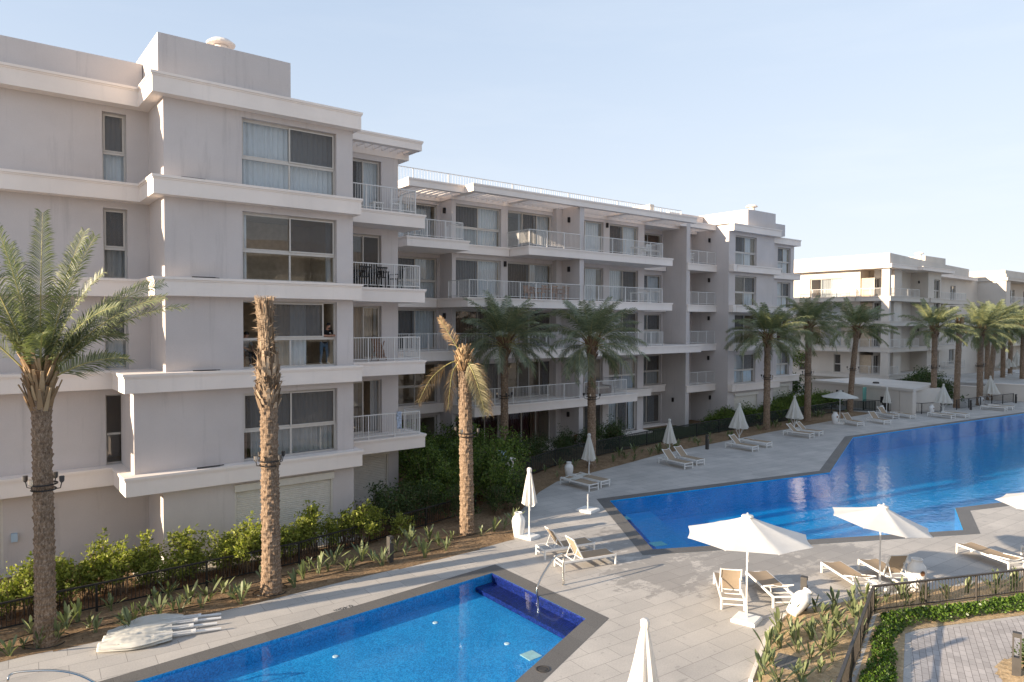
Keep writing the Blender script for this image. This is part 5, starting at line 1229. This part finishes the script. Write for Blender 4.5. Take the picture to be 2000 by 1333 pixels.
def closed_umbrella(label, loc, top, bot, r1, flare=1.0, seed=0, struts=False, mat='canopyfar', base=True):
    r = thing('pool_umbrella', label, 'umbrella', loc, 0, UGRP); rnd = random.Random(seed)
    if base: base_parts(r, .62, .45, rnd.uniform(0, 1.5))
    mb = MB(); mb.tube([(0, 0, .1), (0, 0, top)], .024, 10); mb.build('pole', M['pvc'], r)
    prof = [(.05, top + .02), (.085, top - .02), (.09, top - .10), (.075, top - .16)]
    H = top - .18 - bot
    for i in range(14):
        q = i / 13; prof.append((.075 + (r1 - .075) * (q ** flare), top - .18 - H * q))
    a0 = rnd.random() * 6; ph = [rnd.uniform(-.35, .35) for _ in range(16)]
    def mod(t, z, i):
        if i < 4: return 1 + .06 * math.cos(8 * t + a0)
        q = (i - 4) / 13; s_ = (8 * t + a0 + .5 * math.sin(t * 2 + a0) + .25 * q)
        return 1 + (.06 + .26 * q) * (math.cos(s_) * (1 + .3 * math.sin(3 * t + a0))) + .05 * q * math.sin(17 * t + z * 4)
    mb.v, mb.f, mb.mi = [], [], []; mb = MB(); mb.lathe(prof, (0, 0, 0), 64, 0, mod)
    for i in range(64): # uneven hem
        v = mb.v[-64 + i]; t = 2 * math.pi * i / 64; mb.v[-64 + i] = (v[0], v[1], v[2] + .05 * math.cos(8 * t + a0) + .02 * math.sin(5 * t))
    mb.f.pop(); mb.mi.pop(); mb.build('canopy', M[mat], r, smooth=True)
    if struts:
        for j in range(8):
            t = 2 * math.pi * j / 8 + a0; mb = MB(); mb.bar((.03 * math.cos(t), .03 * math.sin(t), bot - .55), (r1 * .75 * math.cos(t), r1 * .75 * math.sin(t), bot + .12), .016, .016); mb.build('strut', M['pvc'], r)
        mb = MB(); mb.tube([(0, 0, bot - .62), (0, 0, bot - .52)], .05, 10); mb.build('runner', M['pvc'], r)
    else: mb = MB(); mb.tube([(.03, .02, bot + .1), (.035, .0, bot - .25)], .035, 8); mb.build('runner', M['pvc'], r)
    return r
v = at(1458, 1213); open_umbrella('nearest open white umbrella, over the two loungers nearest the sandy bed', (v.x, v.y, 0), 1.74, 2.38, 2.93, .25, (2.2, R(2)))
v = at(1718, 1146); open_umbrella('second open white umbrella, tilted to the right, beside the urn with a hole', (v.x, v.y, 0), 1.50, 2.06, 2.55, .1, (.65, R(8)))
open_umbrella('open white umbrella cut by the right edge of the photo', (28.75, 7.0, 0), 1.62, 2.22, 2.75, .4)
v = at(1640, 828); open_umbrella('far open umbrella between the palms at the right end of the middle wing', (v.x, v.y, 0), 1.50, 2.22, 2.72, .2, (0, 0), 'canopyfar')
closed_umbrella('furled white umbrella beside the white urn at the shadow edge on the deck', (17.2, 20.6, 0), 2.70, 1.30, .24, .8, 1, False, 'canopy')
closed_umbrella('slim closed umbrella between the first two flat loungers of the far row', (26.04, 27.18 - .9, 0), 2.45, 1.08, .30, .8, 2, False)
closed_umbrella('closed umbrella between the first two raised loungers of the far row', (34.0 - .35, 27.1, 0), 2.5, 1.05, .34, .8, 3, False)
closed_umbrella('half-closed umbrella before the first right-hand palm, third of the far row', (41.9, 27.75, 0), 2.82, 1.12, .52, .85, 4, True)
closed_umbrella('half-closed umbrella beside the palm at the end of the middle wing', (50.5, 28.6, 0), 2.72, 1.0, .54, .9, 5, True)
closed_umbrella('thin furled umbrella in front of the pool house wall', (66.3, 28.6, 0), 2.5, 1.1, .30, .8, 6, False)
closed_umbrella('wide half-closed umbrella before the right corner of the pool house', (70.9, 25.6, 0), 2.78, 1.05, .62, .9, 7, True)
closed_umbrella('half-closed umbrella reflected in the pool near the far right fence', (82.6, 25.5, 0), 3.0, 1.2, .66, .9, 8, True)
v = at(1258, 1459); closed_umbrella('furled white umbrella in the foreground cut by the bottom edge', (v.x, v.y, 0), 2.52, .85, .30, .85, 9, False, 'canopy')
for x, yt, d, lab in ((1958, 732, 108, 'wider white closed umbrella on the raised terrace at the right edge'), (1970, 727, 112, 'middle white closed umbrella on the raised terrace at the right edge'), (1985, 719, 116, 'tallest white closed umbrella on the raised terrace, before the last palms')):
    v = at(x, 760); k_ = d / math.hypot(v.x, v.y); closed_umbrella(lab, (v.x * k_, v.y * k_, 1.72), 2.5 if x < 1980 else 3.0, 1.0, .6, .85, x, False)
v = at(1148, 998); o = thing('umbrella_stand', 'empty white umbrella stand by the near left corner of the large pool', 'umbrella stand', (v.x, v.y, 0)); base_parts(o, .78, .75, .25)
# folded umbrellas lying on the deck
for i, (a, b) in enumerate((((185, 1272), (432, 1232)), ((196, 1258), (424, 1222)), ((205, 1246), (432, 1211)), ((240, 1232), (432, 1204)))):
    p, q = at(*a), at(*b); d = (q - p); ln = d.length; rz = math.atan2(d.y, d.x); rnd = random.Random(i)
    lab = ('front folded umbrella of the pile lying on the deck, nearest the small pool', 'second folded umbrella from the front of the pile lying on the deck', 'third folded umbrella from the front of the pile lying on the deck', 'rear folded umbrella of the pile lying on the deck, by the planting bed')[i]
    r = thing('folded_umbrella', lab, 'umbrella', (p.x, p.y, .12), rz, 'folded umbrellas lying on the deck')
    mb = MB(); mb.tube([(ln * .5, 0, 0), (ln, 0, -.06)], .034, 10); mb.build('pole', M['pvc'], r)
    mb = MB()
    for j in range(6):
        t = j * 1.05; mb.bar((ln * .45, .05 * math.cos(t), .05 * math.sin(t)), (ln * .78, .05 * math.cos(t), .05 * math.sin(t) - .02), .018, .018)
    mb.tube([(ln * .76, 0, -.02), (ln * .79, 0, -.02)], .065, 10); mb.build('ribs', M['pvc'], r)
    mb = MB(); n = 56; rows = 30
    for a_ in range(rows + 1):
        q_ = a_ / rows; rr = (.06 + .19 * math.sin(math.pi * min(1, q_ * .75 + .12)))
        for j in range(n):
            t = 2 * math.pi * j / n; w_ = 1 + .22 * mnoise.noise((math.cos(t) * 2.2, math.sin(t) * 2.2, q_ * 2.5 + i * 7)) + .16 * math.cos(9 * t + i + q_ * 2)
            zf = .07 * mnoise.noise((q_ * 1.6, t * 3.2, i * 3.1)) + .045 * abs(mnoise.noise((q_ * 3.5 + t, t * 7, i))) - .03 * abs(mnoise.noise((q_ * 12, t * 2.5 + q_ * 4, i)))
            mb.v.append((ln * .02 + ln * .58 * q_, rr * 1.5 * w_ * math.cos(t) - .05 * math.sin(3 * q_ + i), max(-.115, (rr * .42 * w_ + zf) * math.sin(t) - .035)))
    for a_ in range(rows):
        for j in range(n): x0, x1 = a_ * n + j, a_ * n + (j + 1) % n; mb.f.append((x0, x1, x1 + n, x0 + n)); mb.mi.append(0)
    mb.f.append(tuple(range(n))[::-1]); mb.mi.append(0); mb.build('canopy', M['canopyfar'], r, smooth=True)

# ------------------------------------------------------------------ urns, bollards, handrails, hoses
def urn(label, loc, sc=1.0, rz=0, hole=True, tilt=None):
    r = thing('urn_bin', label, 'urn bin', loc, rz, 'white urn bins on the deck')
    mb = MB(); mb.lathe([(.15, 0), (.17, .02), (.235, .42), (.25, .58), (.22, .70), (.14, .80), (.135, .86), (.15, .88), (.15, .90), (.12, .90), (.11, .84)], n=24); mb.build('body', M['whiteplastic'], r, smooth=True)
    if hole:
        mb = MB()
        for q, rr, m_ in ((.246, .085, 0), (.254, .065, 1)):
            mb.add([(.0 + rr * math.cos(t * .3927), -q, .56 + rr * 1.15 * math.sin(t * .3927)) for t in range(16)], [tuple(range(16))], m_)
        mb.build('opening', [M['whiteplastic'], M['brown']], r)
    r.scale = (sc,) * 3
    if tilt: r.rotation_euler = tilt
    return r
urn('white urn bin beside the furled umbrella at the shadow edge', (16.95, 20.95, 0), 1.05, 0, False)
urn('white urn bin behind the first flat lounger of the far row', (25.55, 27.3, 0), .95, 0, False)
urn('white urn bin with a round hole beside the second open umbrella', (23.25, 9.05, 0), 1.12, -.6)
urn('white urn bin at the foot of the far open umbrella', (56.75, 28.55, 0), 1.1, -.5)
urn('white urn bin between the raised lounger and thin umbrella at the pool house', (66.0, 28.9, 0), .95, -.4)
urn('white urn bin behind the two flat loungers at the pool house corner', (70.2, 26.3, 0), .95, -.4)
urn('white urn bin with a hole near the last closed umbrella', (81.4, 25.9, 0), 1.05, -.4)
urn('white urn bin lying tilted at the edge of the sandy bed', (18.35, 10.42, .10), .95, 0, True, (R(35), R(40), .6))
def bollard(label, loc, h=.95, slot=False, rz=0):
    r = thing('bollard_light', label, 'bollard light', loc, rz, 'dark bollard lights in the beds'); mb = MB()
    if slot:
        mb.box(-.09, .09, -.07, .07, 0, h * .45); mb.box(-.09, -.055, -.07, .07, h * .45, h * .9); mb.box(.055, .09, -.07, .07, h * .45, h * .9); mb.box(-.09, .09, -.07, .07, h * .9, h)
    else: mb.box(-.085, .085, -.085, .085, 0, h * .72); mb.box(-.085, -.05, -.085, .085, h * .72, h * .9); mb.box(-.05, .085, .05, .085, h * .72, h * .9); mb.box(-.085, .085, -.085, .085, h * .9, h)
    mb.build('post', M['dark'], r); mb = MB(); mb.lathe([(.03, h * .74), (.03, h * .88)], n=10) if not slot else mb.box(-.05, .05, -.03, .03, h * .885, h * .9); mb.build('lamp', M['pvc'], r)
v = at(762, 1101); bollard('dark bollard light in the bed left of the dying palm', v, .95, False, .2)
v = at(1570, 1192); bollard('dark bollard light at the tip of the sandy bed by the nearest open umbrella', v, .98, False, .3)
v = at(1985, 1322); bollard('open-framed bollard light in the bottom right corner', v, 1.05, True, R(-75))
v = at(1381, 878); bollard('bollard light in the shaded bed between two closed umbrellas', v, .95)
v = at(1984, 788); bollard('bollard light at the end of the far right fence', v, .95)
v = at(1896, 801); bollard('bollard light behind the flat loungers at the pool house corner', v, .95)
p1, p2 = at(1101, 1143), Vector((13.35, 15.92, -.4))
mid = (p1 + p2) / 2
r = thing('pool_handrail', 'polished steel handrail curving over the far end of the small pool', 'handrail', p1); a = p2 - p1
ctl = [Vector((0, 0, 0)), Vector((.02, .05, .35)), Vector((.06, .10, .62)), Vector((.10, .12, .86)), Vector((-.05, .10, .97)), Vector((-.45, .02, .90)), Vector((-.95, -.10, .58)), Vector((-1.22, -.17, .32)), Vector((-1.27, -.18, .16)), Vector((-1.22, -.18, -.1)), Vector((-1.20, -.19, -.42))]
mb = MB(); mb.tube(smooth(ctl, 44), .032, 10); mb.build('rail', M['steel'], r, smooth=True); mb = MB(); mb.lathe([(.05, 0), (.05, .015), (.03, .03)], n=14); mb.build('flange', M['steel'], r)
v = at(18, 1345); r = thing('pool_handrail', 'steel handrail arching into the small pool at the bottom left corner', 'handrail', v)
ctl = [v, v + Vector((0, 0, .8))]; e_ = at(15, 1322, .5)
ctl = [Vector((v.x, v.y, 0)), at(15, 1330, .62), at(24, 1316, .75), at(60, 1311, .80), at(110, 1310, .78), at(150, 1317, .62), at(185, 1333, .35), at(215, 1352, -.1)]
mb = MB(); mb.tube([p - v for p in smooth(ctl, 40)], .024, 10); mb.build('rail', M['steel'], r, smooth=True)
def hose(label, pts, rr=.011):
    mb = MB(); mb.tube([(x, y, z) for x, y, z in pts], rr, 5); o = mb.build('irrigation_hose', M['hose']); tag(o, label, 'hose', 'irrigation hoses')
rnd = random.Random(8)
hose('black irrigation hose along the front of the left bed', [(x * .6 - 1, 21.55 + .12 * math.sin(x) + rnd.uniform(-.04, .04), .06) for x in range(27)])
hose('black irrigation hose along the middle of the left bed', [(x * .6 - 1, 22.15 + .10 * math.sin(x * 1.3 + 1) + rnd.uniform(-.04, .04), .07) for x in range(30)])
for c_, lab in (((1.66, 21.33), 'coil of black hose round the foot of the nearest palm'), ((7.39, 21.15), 'coil of black hose round the foot of the bundled palm')):
    hose(lab, [(c_[0] + (.5 + .05 * math.sin(3 * t)) * math.cos(t), c_[1] + .42 * math.sin(t), .08 + .02 * math.sin(2 * t)) for t in [i * .3 for i in range(20)]], .014)
v = at(1688, 800); r = thing('notice_board', 'teal notice board on the fence in front of the pool house', 'notice board', (v.x, v.y, 0), .1); mb = MB(); mb.box(-.42, .42, -.03, .03, .75, 2.15); mb.build('panel', M['teal'], r); mb = MB(); mb.box(-.35, -.28, -.03, .03, 0, .75); mb.box(.28, .35, -.03, .03, 0, .75); mb.build('leg', M['dark'], r)
v = at(1733, 803); r = thing('bin', 'dark grey bin behind the thin umbrella by the pool house', 'bin', (v.x, v.y, 0)); mb = MB(); mb.box(-.45, .45, -.3, .3, 0, .85); mb.build('body', M['dark'], r); mb = MB(); mb.box(-.48, .48, -.33, .33, .85, .92); mb.build('lid', M['blackplastic'], r)

# ------------------------------------------------------------------ balcony furniture
def chair(label, loc, rz, mat, group=None, sc=1.0, name='chair'):
    r = thing(name, label, 'chair', loc, rz, group)
    mb = MB(); mb.box(-.23, .23, -.22, .22, .42, .46); mb.build('seat', M[mat], r)
    mb = MB()
    for i in range(5): mb.bar((-.18 + .09 * i, .22, .46), (-.18 + .09 * i, .29, .84), .05, .02)
    mb.bar((-.24, .295, .85), (.24, .295, .85), .03, .07); mb.build('backrest', M[mat], r)
    for x in (-.2, .2):
        for y in (-.19, .2): mb = MB(); mb.bar((x, y, 0), (x, y, .42), .035, .035); mb.build('leg', M[mat], r)
        mb = MB(); mb.bar((x * 1.15, -.2, .63), (x * 1.15, .25, .66), .04, .025); mb.bar((x * 1.15, -.2, .46), (x * 1.15, -.2, .63), .03, .03); mb.build('armrest', M[mat], r)
    r.scale = (sc,) * 3; return r
def table(label, loc, rz, mat, sx, sy, h=.73, group=None):
    r = thing('table', label, 'table', loc, rz, group); mb = MB(); mb.box(-sx / 2, sx / 2, -sy / 2, sy / 2, h - .04, h); mb.build('tabletop', M[mat], r)
    for x in (-1, 1):
        for y in (-1, 1): mb = MB(); mb.box(x * (sx / 2 - .06) - .025, x * (sx / 2 - .06) + .025, y * (sy / 2 - .06) - .025, y * (sy / 2 - .06) + .025, 0, h - .041); mb.build('leg', M[mat], r)
    return r
f4, f3, f2, f1 = L[4] + .01, L[3] + .01, L[2] + .01, L[1] + .01
chair('white plastic chair at the railing end of the top balcony of the near block', (15.35, 27.75, f4), R(-120), 'white'); chair('white plastic chair by the door of the top balcony of the near block', (12.9, 27.9, f4), R(100), 'white')
table('low white table on the top balcony of the near block', (14.4, 27.75, f4), 0, 'white', .5, .5, .42)
table('long black table on the balcony of the near block below the top one', (14.0, 27.75, f3), 0, 'blackplastic', 1.7, .8)
for i, (x, y, rz, lab) in enumerate(((13.5, 27.3, 180, 'black chair at the left front of the long black table'), (14.3, 27.3, 180, 'black chair at the right front of the long black table'), (15.35, 27.75, -90, 'black chair at the railing end of the long black table'), (13.4, 28.18, 0, 'black chair at the left back of the long black table'), (14.6, 28.18, 0, 'black chair at the right back of the long black table'))):
    chair(lab, (x, y, f3), R(rz), 'blackplastic', 'black chairs round the black table')
r = thing('deckchair', 'folded wooden deckchair leaning on the balcony of the third storey', 'deckchair', (14.6, 27.9, f2), .3); mb = MB()
for x in (-.25, .25): mb.bar((x, -.2, 0), (x, .25, 1.0), .04, .025); mb.bar((x * .9, .25, 0), (x * .9, -.1, .85), .04, .025)
for q in range(6): mb.bar((-.25, -.2 + .075 * q, .1 + .165 * q), (.25, -.2 + .075 * q, .1 + .165 * q), .05, .02)
mb.build('frame', M['brown'], r); mb = MB(); mb.add([(-.22, -.18, .12), (.22, -.18, .12), (.22, .23, .95), (-.22, .23, .95)], [(0, 1, 2, 3)]); mb.build('seat_sling', M['curt_brown'], r)
mb = MB(); n = 12
for i in range(n + 1):
    x = -.11 + .22 * i / n; d = .012 * math.sin(i * 1.7)
    mb.v += [(x, -.045 + d, -.72), (x, -.04 + d * .5, .02), (x, .03, .035), (x, .05 + d, -.35)]
for i in range(n):
    for j in range(3): a_ = i * 4 + j; mb.f.append((a_, a_ + 1, a_ + 5, a_ + 4)); mb.mi.append(0)
tag(mb.build('towel', M['towel'], loc=(15.15, 27.12, L[1] + 1.05)), 'blue and white towel hung over the lowest balcony railing of the near block', 'towel')
table('long teak table on the second highest balcony of the middle wing', (30.2, 34.5, f3), 0, 'teak', 2.4, .9)
for x, y, rz, lab in ((29.3, 33.95, 180, 'teak chair at the left front of the long teak table'), (30.2, 33.95, 180, 'teak chair at the middle front of the long teak table'), (31.1, 33.95, 180, 'teak chair at the right front of the long teak table'), (28.7, 34.5, 90, 'teak chair at the left end of the long teak table'), (31.75, 34.5, -90, 'teak chair at the right end of the long teak table'), (29.7, 35.1, 0, 'teak chair behind the long teak table')):
    chair(lab, (x, y, f3), R(rz), 'teak', 'teak chairs round the teak table')
table('white table at the right end of the top balcony of the middle wing', (39.3, 34.5, f4), 0, 'white', 1.3, .8); chair('white chair beside the white table on the top balcony of the middle wing', (39.3, 34.0, f4), R(180), 'white')
table('white table at the right end of the second highest balcony of the middle wing', (39.4, 34.6, f3), 0, 'white', 1.2, .8)
chair('white chair on the narrow top balcony left of the right-hand window bay', (46.9, 35.8, f4), R(150), 'white')
r = thing('sofa', 'brown wicker sofa on the lowest balcony right of the party wall', 'sofa', (35.0, 34.6, f1)); mb = MB(); mb.box(-.95, .95, -.4, .4, .05, .42); mb.build('seat', M['wicker'], r); mb = MB(); mb.box(-.95, .95, .41, .5, .05, .82); mb.build('backrest', M['wicker'], r)
for x in (-1.05, .96): mb = MB(); mb.box(x, x + .09, -.4, .5, .05, .62); mb.build('armrest', M['wicker'], r)
mb = MB(); [mb.box(-.9 + .61 * i, -.32 + .61 * i, -.38, .38, .421, .53) for i in range(3)]; mb.build('cushion', M['curt_beige'], r)
chair('brown chair in the garden beside the round bush', (31.4, 33.3, .13), R(200), 'terracotta')

# ------------------------------------------------------------------ people
def figure(label, joints, bones, loc, hair_pts, group=None):
    """one skinned body; bones: (a, b, material index)"""
    names = list(joints); me = bpy.data.meshes.new('body'); me.from_pydata([joints[n][0] for n in names], [(names.index(a), names.index(b)) for a, b, _ in bones], [])
    o = bpy.data.objects.new('tmp_body', me); C.objects.link(o); m_ = o.modifiers.new('skin', 'SKIN'); m_.use_smooth_shade = True; sv = me.skin_vertices[0].data
    for i, n in enumerate(names): rr = joints[n][1]; sv[i].radius = rr if isinstance(rr, tuple) else (rr, rr); sv[i].use_root = (n == 'pelvis')
    s_ = o.modifiers.new('sub', 'SUBSURF'); s_.levels = s_.render_levels = 2
    dg = bpy.context.evaluated_depsgraph_get(); dg.update(); nm = bpy.data.meshes.new_from_object(o.evaluated_get(dg)); bpy.data.objects.remove(o); nm.name = 'person'
    nm.materials.clear(); mats = []
    for _, _, mt in bones:
        if mt not in mats: mats.append(mt); nm.materials.append(M[mt])
    seg = [(Vector(joints[a][0]), Vector(joints[b][0]), mats.index(mt)) for a, b, mt in bones]
    for p in nm.polygons:
        c_ = p.center; best = (1e9, 0)
        for a, b, mi in seg:
            d = b - a; t = max(0, min(1, (c_ - a).dot(d) / max(1e-9, d.length_squared))); dd = (c_ - a - d * t).length
            if dd < best[0]: best = (dd, mi)
        p.material_index = best[1]; p.use_smooth = True
    ob = bpy.data.objects.new('person', nm); C.objects.link(ob); ob.location = loc; tag(ob, label, 'person', group)
    for nm_, mt, c_, rad in hair_pts:
        mb = MB(); mb.lathe([(rad[0] * math.cos(a_), rad[2] * math.sin(a_)) for a_ in [-.5 + i * .255 for i in range(9)]], (0, 0, 0), 14); mb.v = [(x + c_[0], y * rad[1] / rad[0] + c_[1], z + c_[2]) for x, y, z in mb.v]; mb.build(nm_, M[mt], ob, smooth=True)
    return ob
def hand(J, Bn, wr, w0, d, s_, mt='skin', curl=-.012):
    """palm and five fingers from the wrist joint"""
    d = Vector(d).normalized(); s_ = Vector(s_).normalized(); w0 = Vector(w0); pm = w0 + d * .075
    J[wr + '_palm'] = (tuple(pm), (.034, .016)); Bn.append((wr, wr + '_palm', mt))
    for i, (off, ln) in enumerate(((-.03, .07), (-.01, .08), (.01, .075), (.03, .06))):
        a_ = pm + s_ * off * .8 + d * .03; b_ = a_ + d * ln * .55 + s_ * off * .3; c_ = b_ + d * ln * .45 + Vector((0, 0, curl * 2))
        for n_, p, rr in (('a', a_, .009), ('b', b_, .0085), ('c', c_, .007)): J[f'{wr}_{i}{n_}'] = (tuple(p), rr)
        Bn += [(wr + '_palm', f'{wr}_{i}a', mt), (f'{wr}_{i}a', f'{wr}_{i}b', mt), (f'{wr}_{i}b', f'{wr}_{i}c', mt)]
    t1 = w0 + d * .035 - s_ * .04; t2 = t1 + d * .04 - s_ * .02
    J[wr + '_t1'] = (tuple(t1), .010); J[wr + '_t2'] = (tuple(t2), .008); Bn += [(wr, wr + '_t1', mt), (wr + '_t1', wr + '_t2', mt)]
# man leaning on the window rail; origin on the floor under him, -y faces out
J = {'pelvis': ((0, .18, .86), (.15, .11)), 'spine': ((0, .08, 1.06), (.145, .105)), 'chest': ((0, -.07, 1.27), (.17, .115)), 'neck': ((.005, -.19, 1.40), .058), 'head': ((.01, -.26, 1.49), (.072, .085)), 'crown': ((.01, -.27, 1.59), (.066, .08)), 'nose': ((.01, -.362, 1.505), .014),
     'shL': ((-.19, -.10, 1.33), .068), 'shR': ((.20, -.10, 1.33), .068), 'elL': ((-.27, -.34, 1.16), .045), 'elR': ((.27, -.34, 1.16), .045), 'wrL': ((-.02, -.46, 1.145), .03), 'wrR': ((.06, -.41, 1.165), .03),
     'hipL': ((-.10, .18, .80), .095), 'hipR': ((.10, .18, .80), .095), 'knL': ((-.12, .13, .44), .062), 'knR': ((.14, .16, .44), .062), 'anL': ((-.13, .20, .085), .042), 'anR': ((.16, .24, .085), .042), 'toL': ((-.15, .03, .04), (.045, .032)), 'toR': ((.20, .08, .04), (.045, .032))}
Bn = [('pelvis', 'spine', 'tshirt'), ('spine', 'chest', 'tshirt'), ('chest', 'neck', 'tshirt'), ('neck', 'head', 'skin'), ('head', 'crown', 'skin'), ('head', 'nose', 'skin'), ('chest', 'shL', 'tshirt'), ('chest', 'shR', 'tshirt'), ('shL', 'elL', 'tshirt'), ('shR', 'elR', 'tshirt'), ('elL', 'wrL', 'skin'), ('elR', 'wrR', 'skin'),
      ('pelvis', 'hipL', 'jeans'), ('pelvis', 'hipR', 'jeans'), ('hipL', 'knL', 'jeans'), ('hipR', 'knR', 'jeans'), ('knL', 'anL', 'jeans'), ('knR', 'anR', 'jeans'), ('anL', 'toL', 'shoe'), ('anR', 'toR', 'shoe')]
hand(J, Bn, 'wrL', J['wrL'][0], (1, -.25, -.05), (0, 1, 0)); hand(J, Bn, 'wrR', J['wrR'][0], (-1, -.3, 0), (0, 1, 0))
man = figure('person in a black t-shirt and jeans leaning out on the window rail', J, Bn, (11.28, 25.99, L[2] + .012), [('hair', 'hair', (.01, -.255, 1.585), (.078, .095, .075)), ('beard', 'hair', (.01, -.318, 1.435), (.045, .03, .03))])
mb = MB()
for x in (-.025, .045): mb.lathe([(.004, -.006), (.009, 0), (.004, .006)], (x, -.340, 1.535), 8)
mb.build('eyes', M['blackplastic'], man); mb = MB(); mb.box(.08, .125, -.196, -.19, 1.235, 1.275); mb.build('shirt_badge', M['shoe'], man)
J = {'pelvis': ((0, .10, .52), (.16, .12)), 'spine': ((0, .10, .74), (.15, .11)), 'chest': ((0, .05, .95), (.17, .115)), 'neck': ((0, 0, 1.08), .058), 'head': ((0, -.04, 1.17), (.072, .085)), 'crown': ((0, -.04, 1.26), (.066, .08)), 'nose': ((.0, -.14, 1.18), .014),
     'shL': ((-.19, .04, 1.0), .065), 'shR': ((.19, .04, 1.0), .065), 'elL': ((-.25, -.08, .76), .045), 'elR': ((.26, -.08, .76), .045), 'wrL': ((-.08, -.26, .66), .03), 'wrR': ((.10, -.26, .66), .03),
     'hipL': ((-.10, .06, .50), .10), 'hipR': ((.10, .06, .50), .10), 'knL': ((-.13, -.36, .50), .068), 'knR': ((.13, -.36, .50), .068), 'anL': ((-.13, -.34, .09), .045), 'anR': ((.15, -.32, .09), .045), 'toL': ((-.14, -.50, .04), (.045, .032)), 'toR': ((.17, -.48, .04), (.045, .032))}
Bn = [(a, b, {'tshirt': 'greyshirt', 'jeans': 'darktrousers'}.get(mt, mt)) for a, b, mt in Bn[:20]]
hand(J, Bn, 'wrL', J['wrL'][0], (.7, -.7, -.2), (.7, .7, 0)); hand(J, Bn, 'wrR', J['wrR'][0], (-.7, -.7, -.2), (-.7, .7, 0))
p_ = figure('person with black hair in a grey shirt sitting behind the lower window pane', J, Bn, (8.33, 26.35, L[2] + .012), [('hair', 'hair', (0, -.03, 1.245), (.088, .105, .085))])
p_.rotation_euler = (0, 0, R(25)); chair('dark chair under the person sitting behind the lower window pane', (8.33, 26.45, L[2] + .012), R(25), 'brown')

# ------------------------------------------------------------------ the building across the pools, mirrored in the glass
O = Bld('pale apartment building across the pools, mirrored in the dark window panes', (25, -40, 0)); OW = -28
for k_ in (1, 2, 3, 4, 5):
    b = O.slab([(-22, OW), (90, OW), (90, OW - 12), (-22, OW - 12)], L[k_], .6, 'floor_slab', 'cream', False)
    if k_ < 5: O.railing(b, [(-21, OW - .1), (89, OW - .1)], L[k_], 1.05, 2.4, .3)
for k_ in range(5):
    x = -22; mb = MB()
    while x < 88: mb.box(x, x + 3.2, OW - 2.0, OW - 1.7, L[k_] + .01, L[k_ + 1] - .61); x += 6.4
    mb.box(-22, 90, OW - 5.5, OW - 5.2, L[k_] + .01, L[k_ + 1] - .61); O.part(mb, 'wall', M['cream'])
    mb = MB(); x = -18.8
    while x < 85: mb.quad((x, OW - 1.85, L[k_] + .02), (x, OW - 1.85, L[k_ + 1] - .62), (x + 3.2, OW - 1.85, L[k_ + 1] - .62), (x + 3.2, OW - 1.85, L[k_] + .02)); x += 6.4
    O.part(mb, 'window', M['glass'])
O.slab([(-22, OW), (90, OW), (90, OW - 12), (-22, OW - 12)], 17.6, 1.17, 'parapet', 'plaster', False)
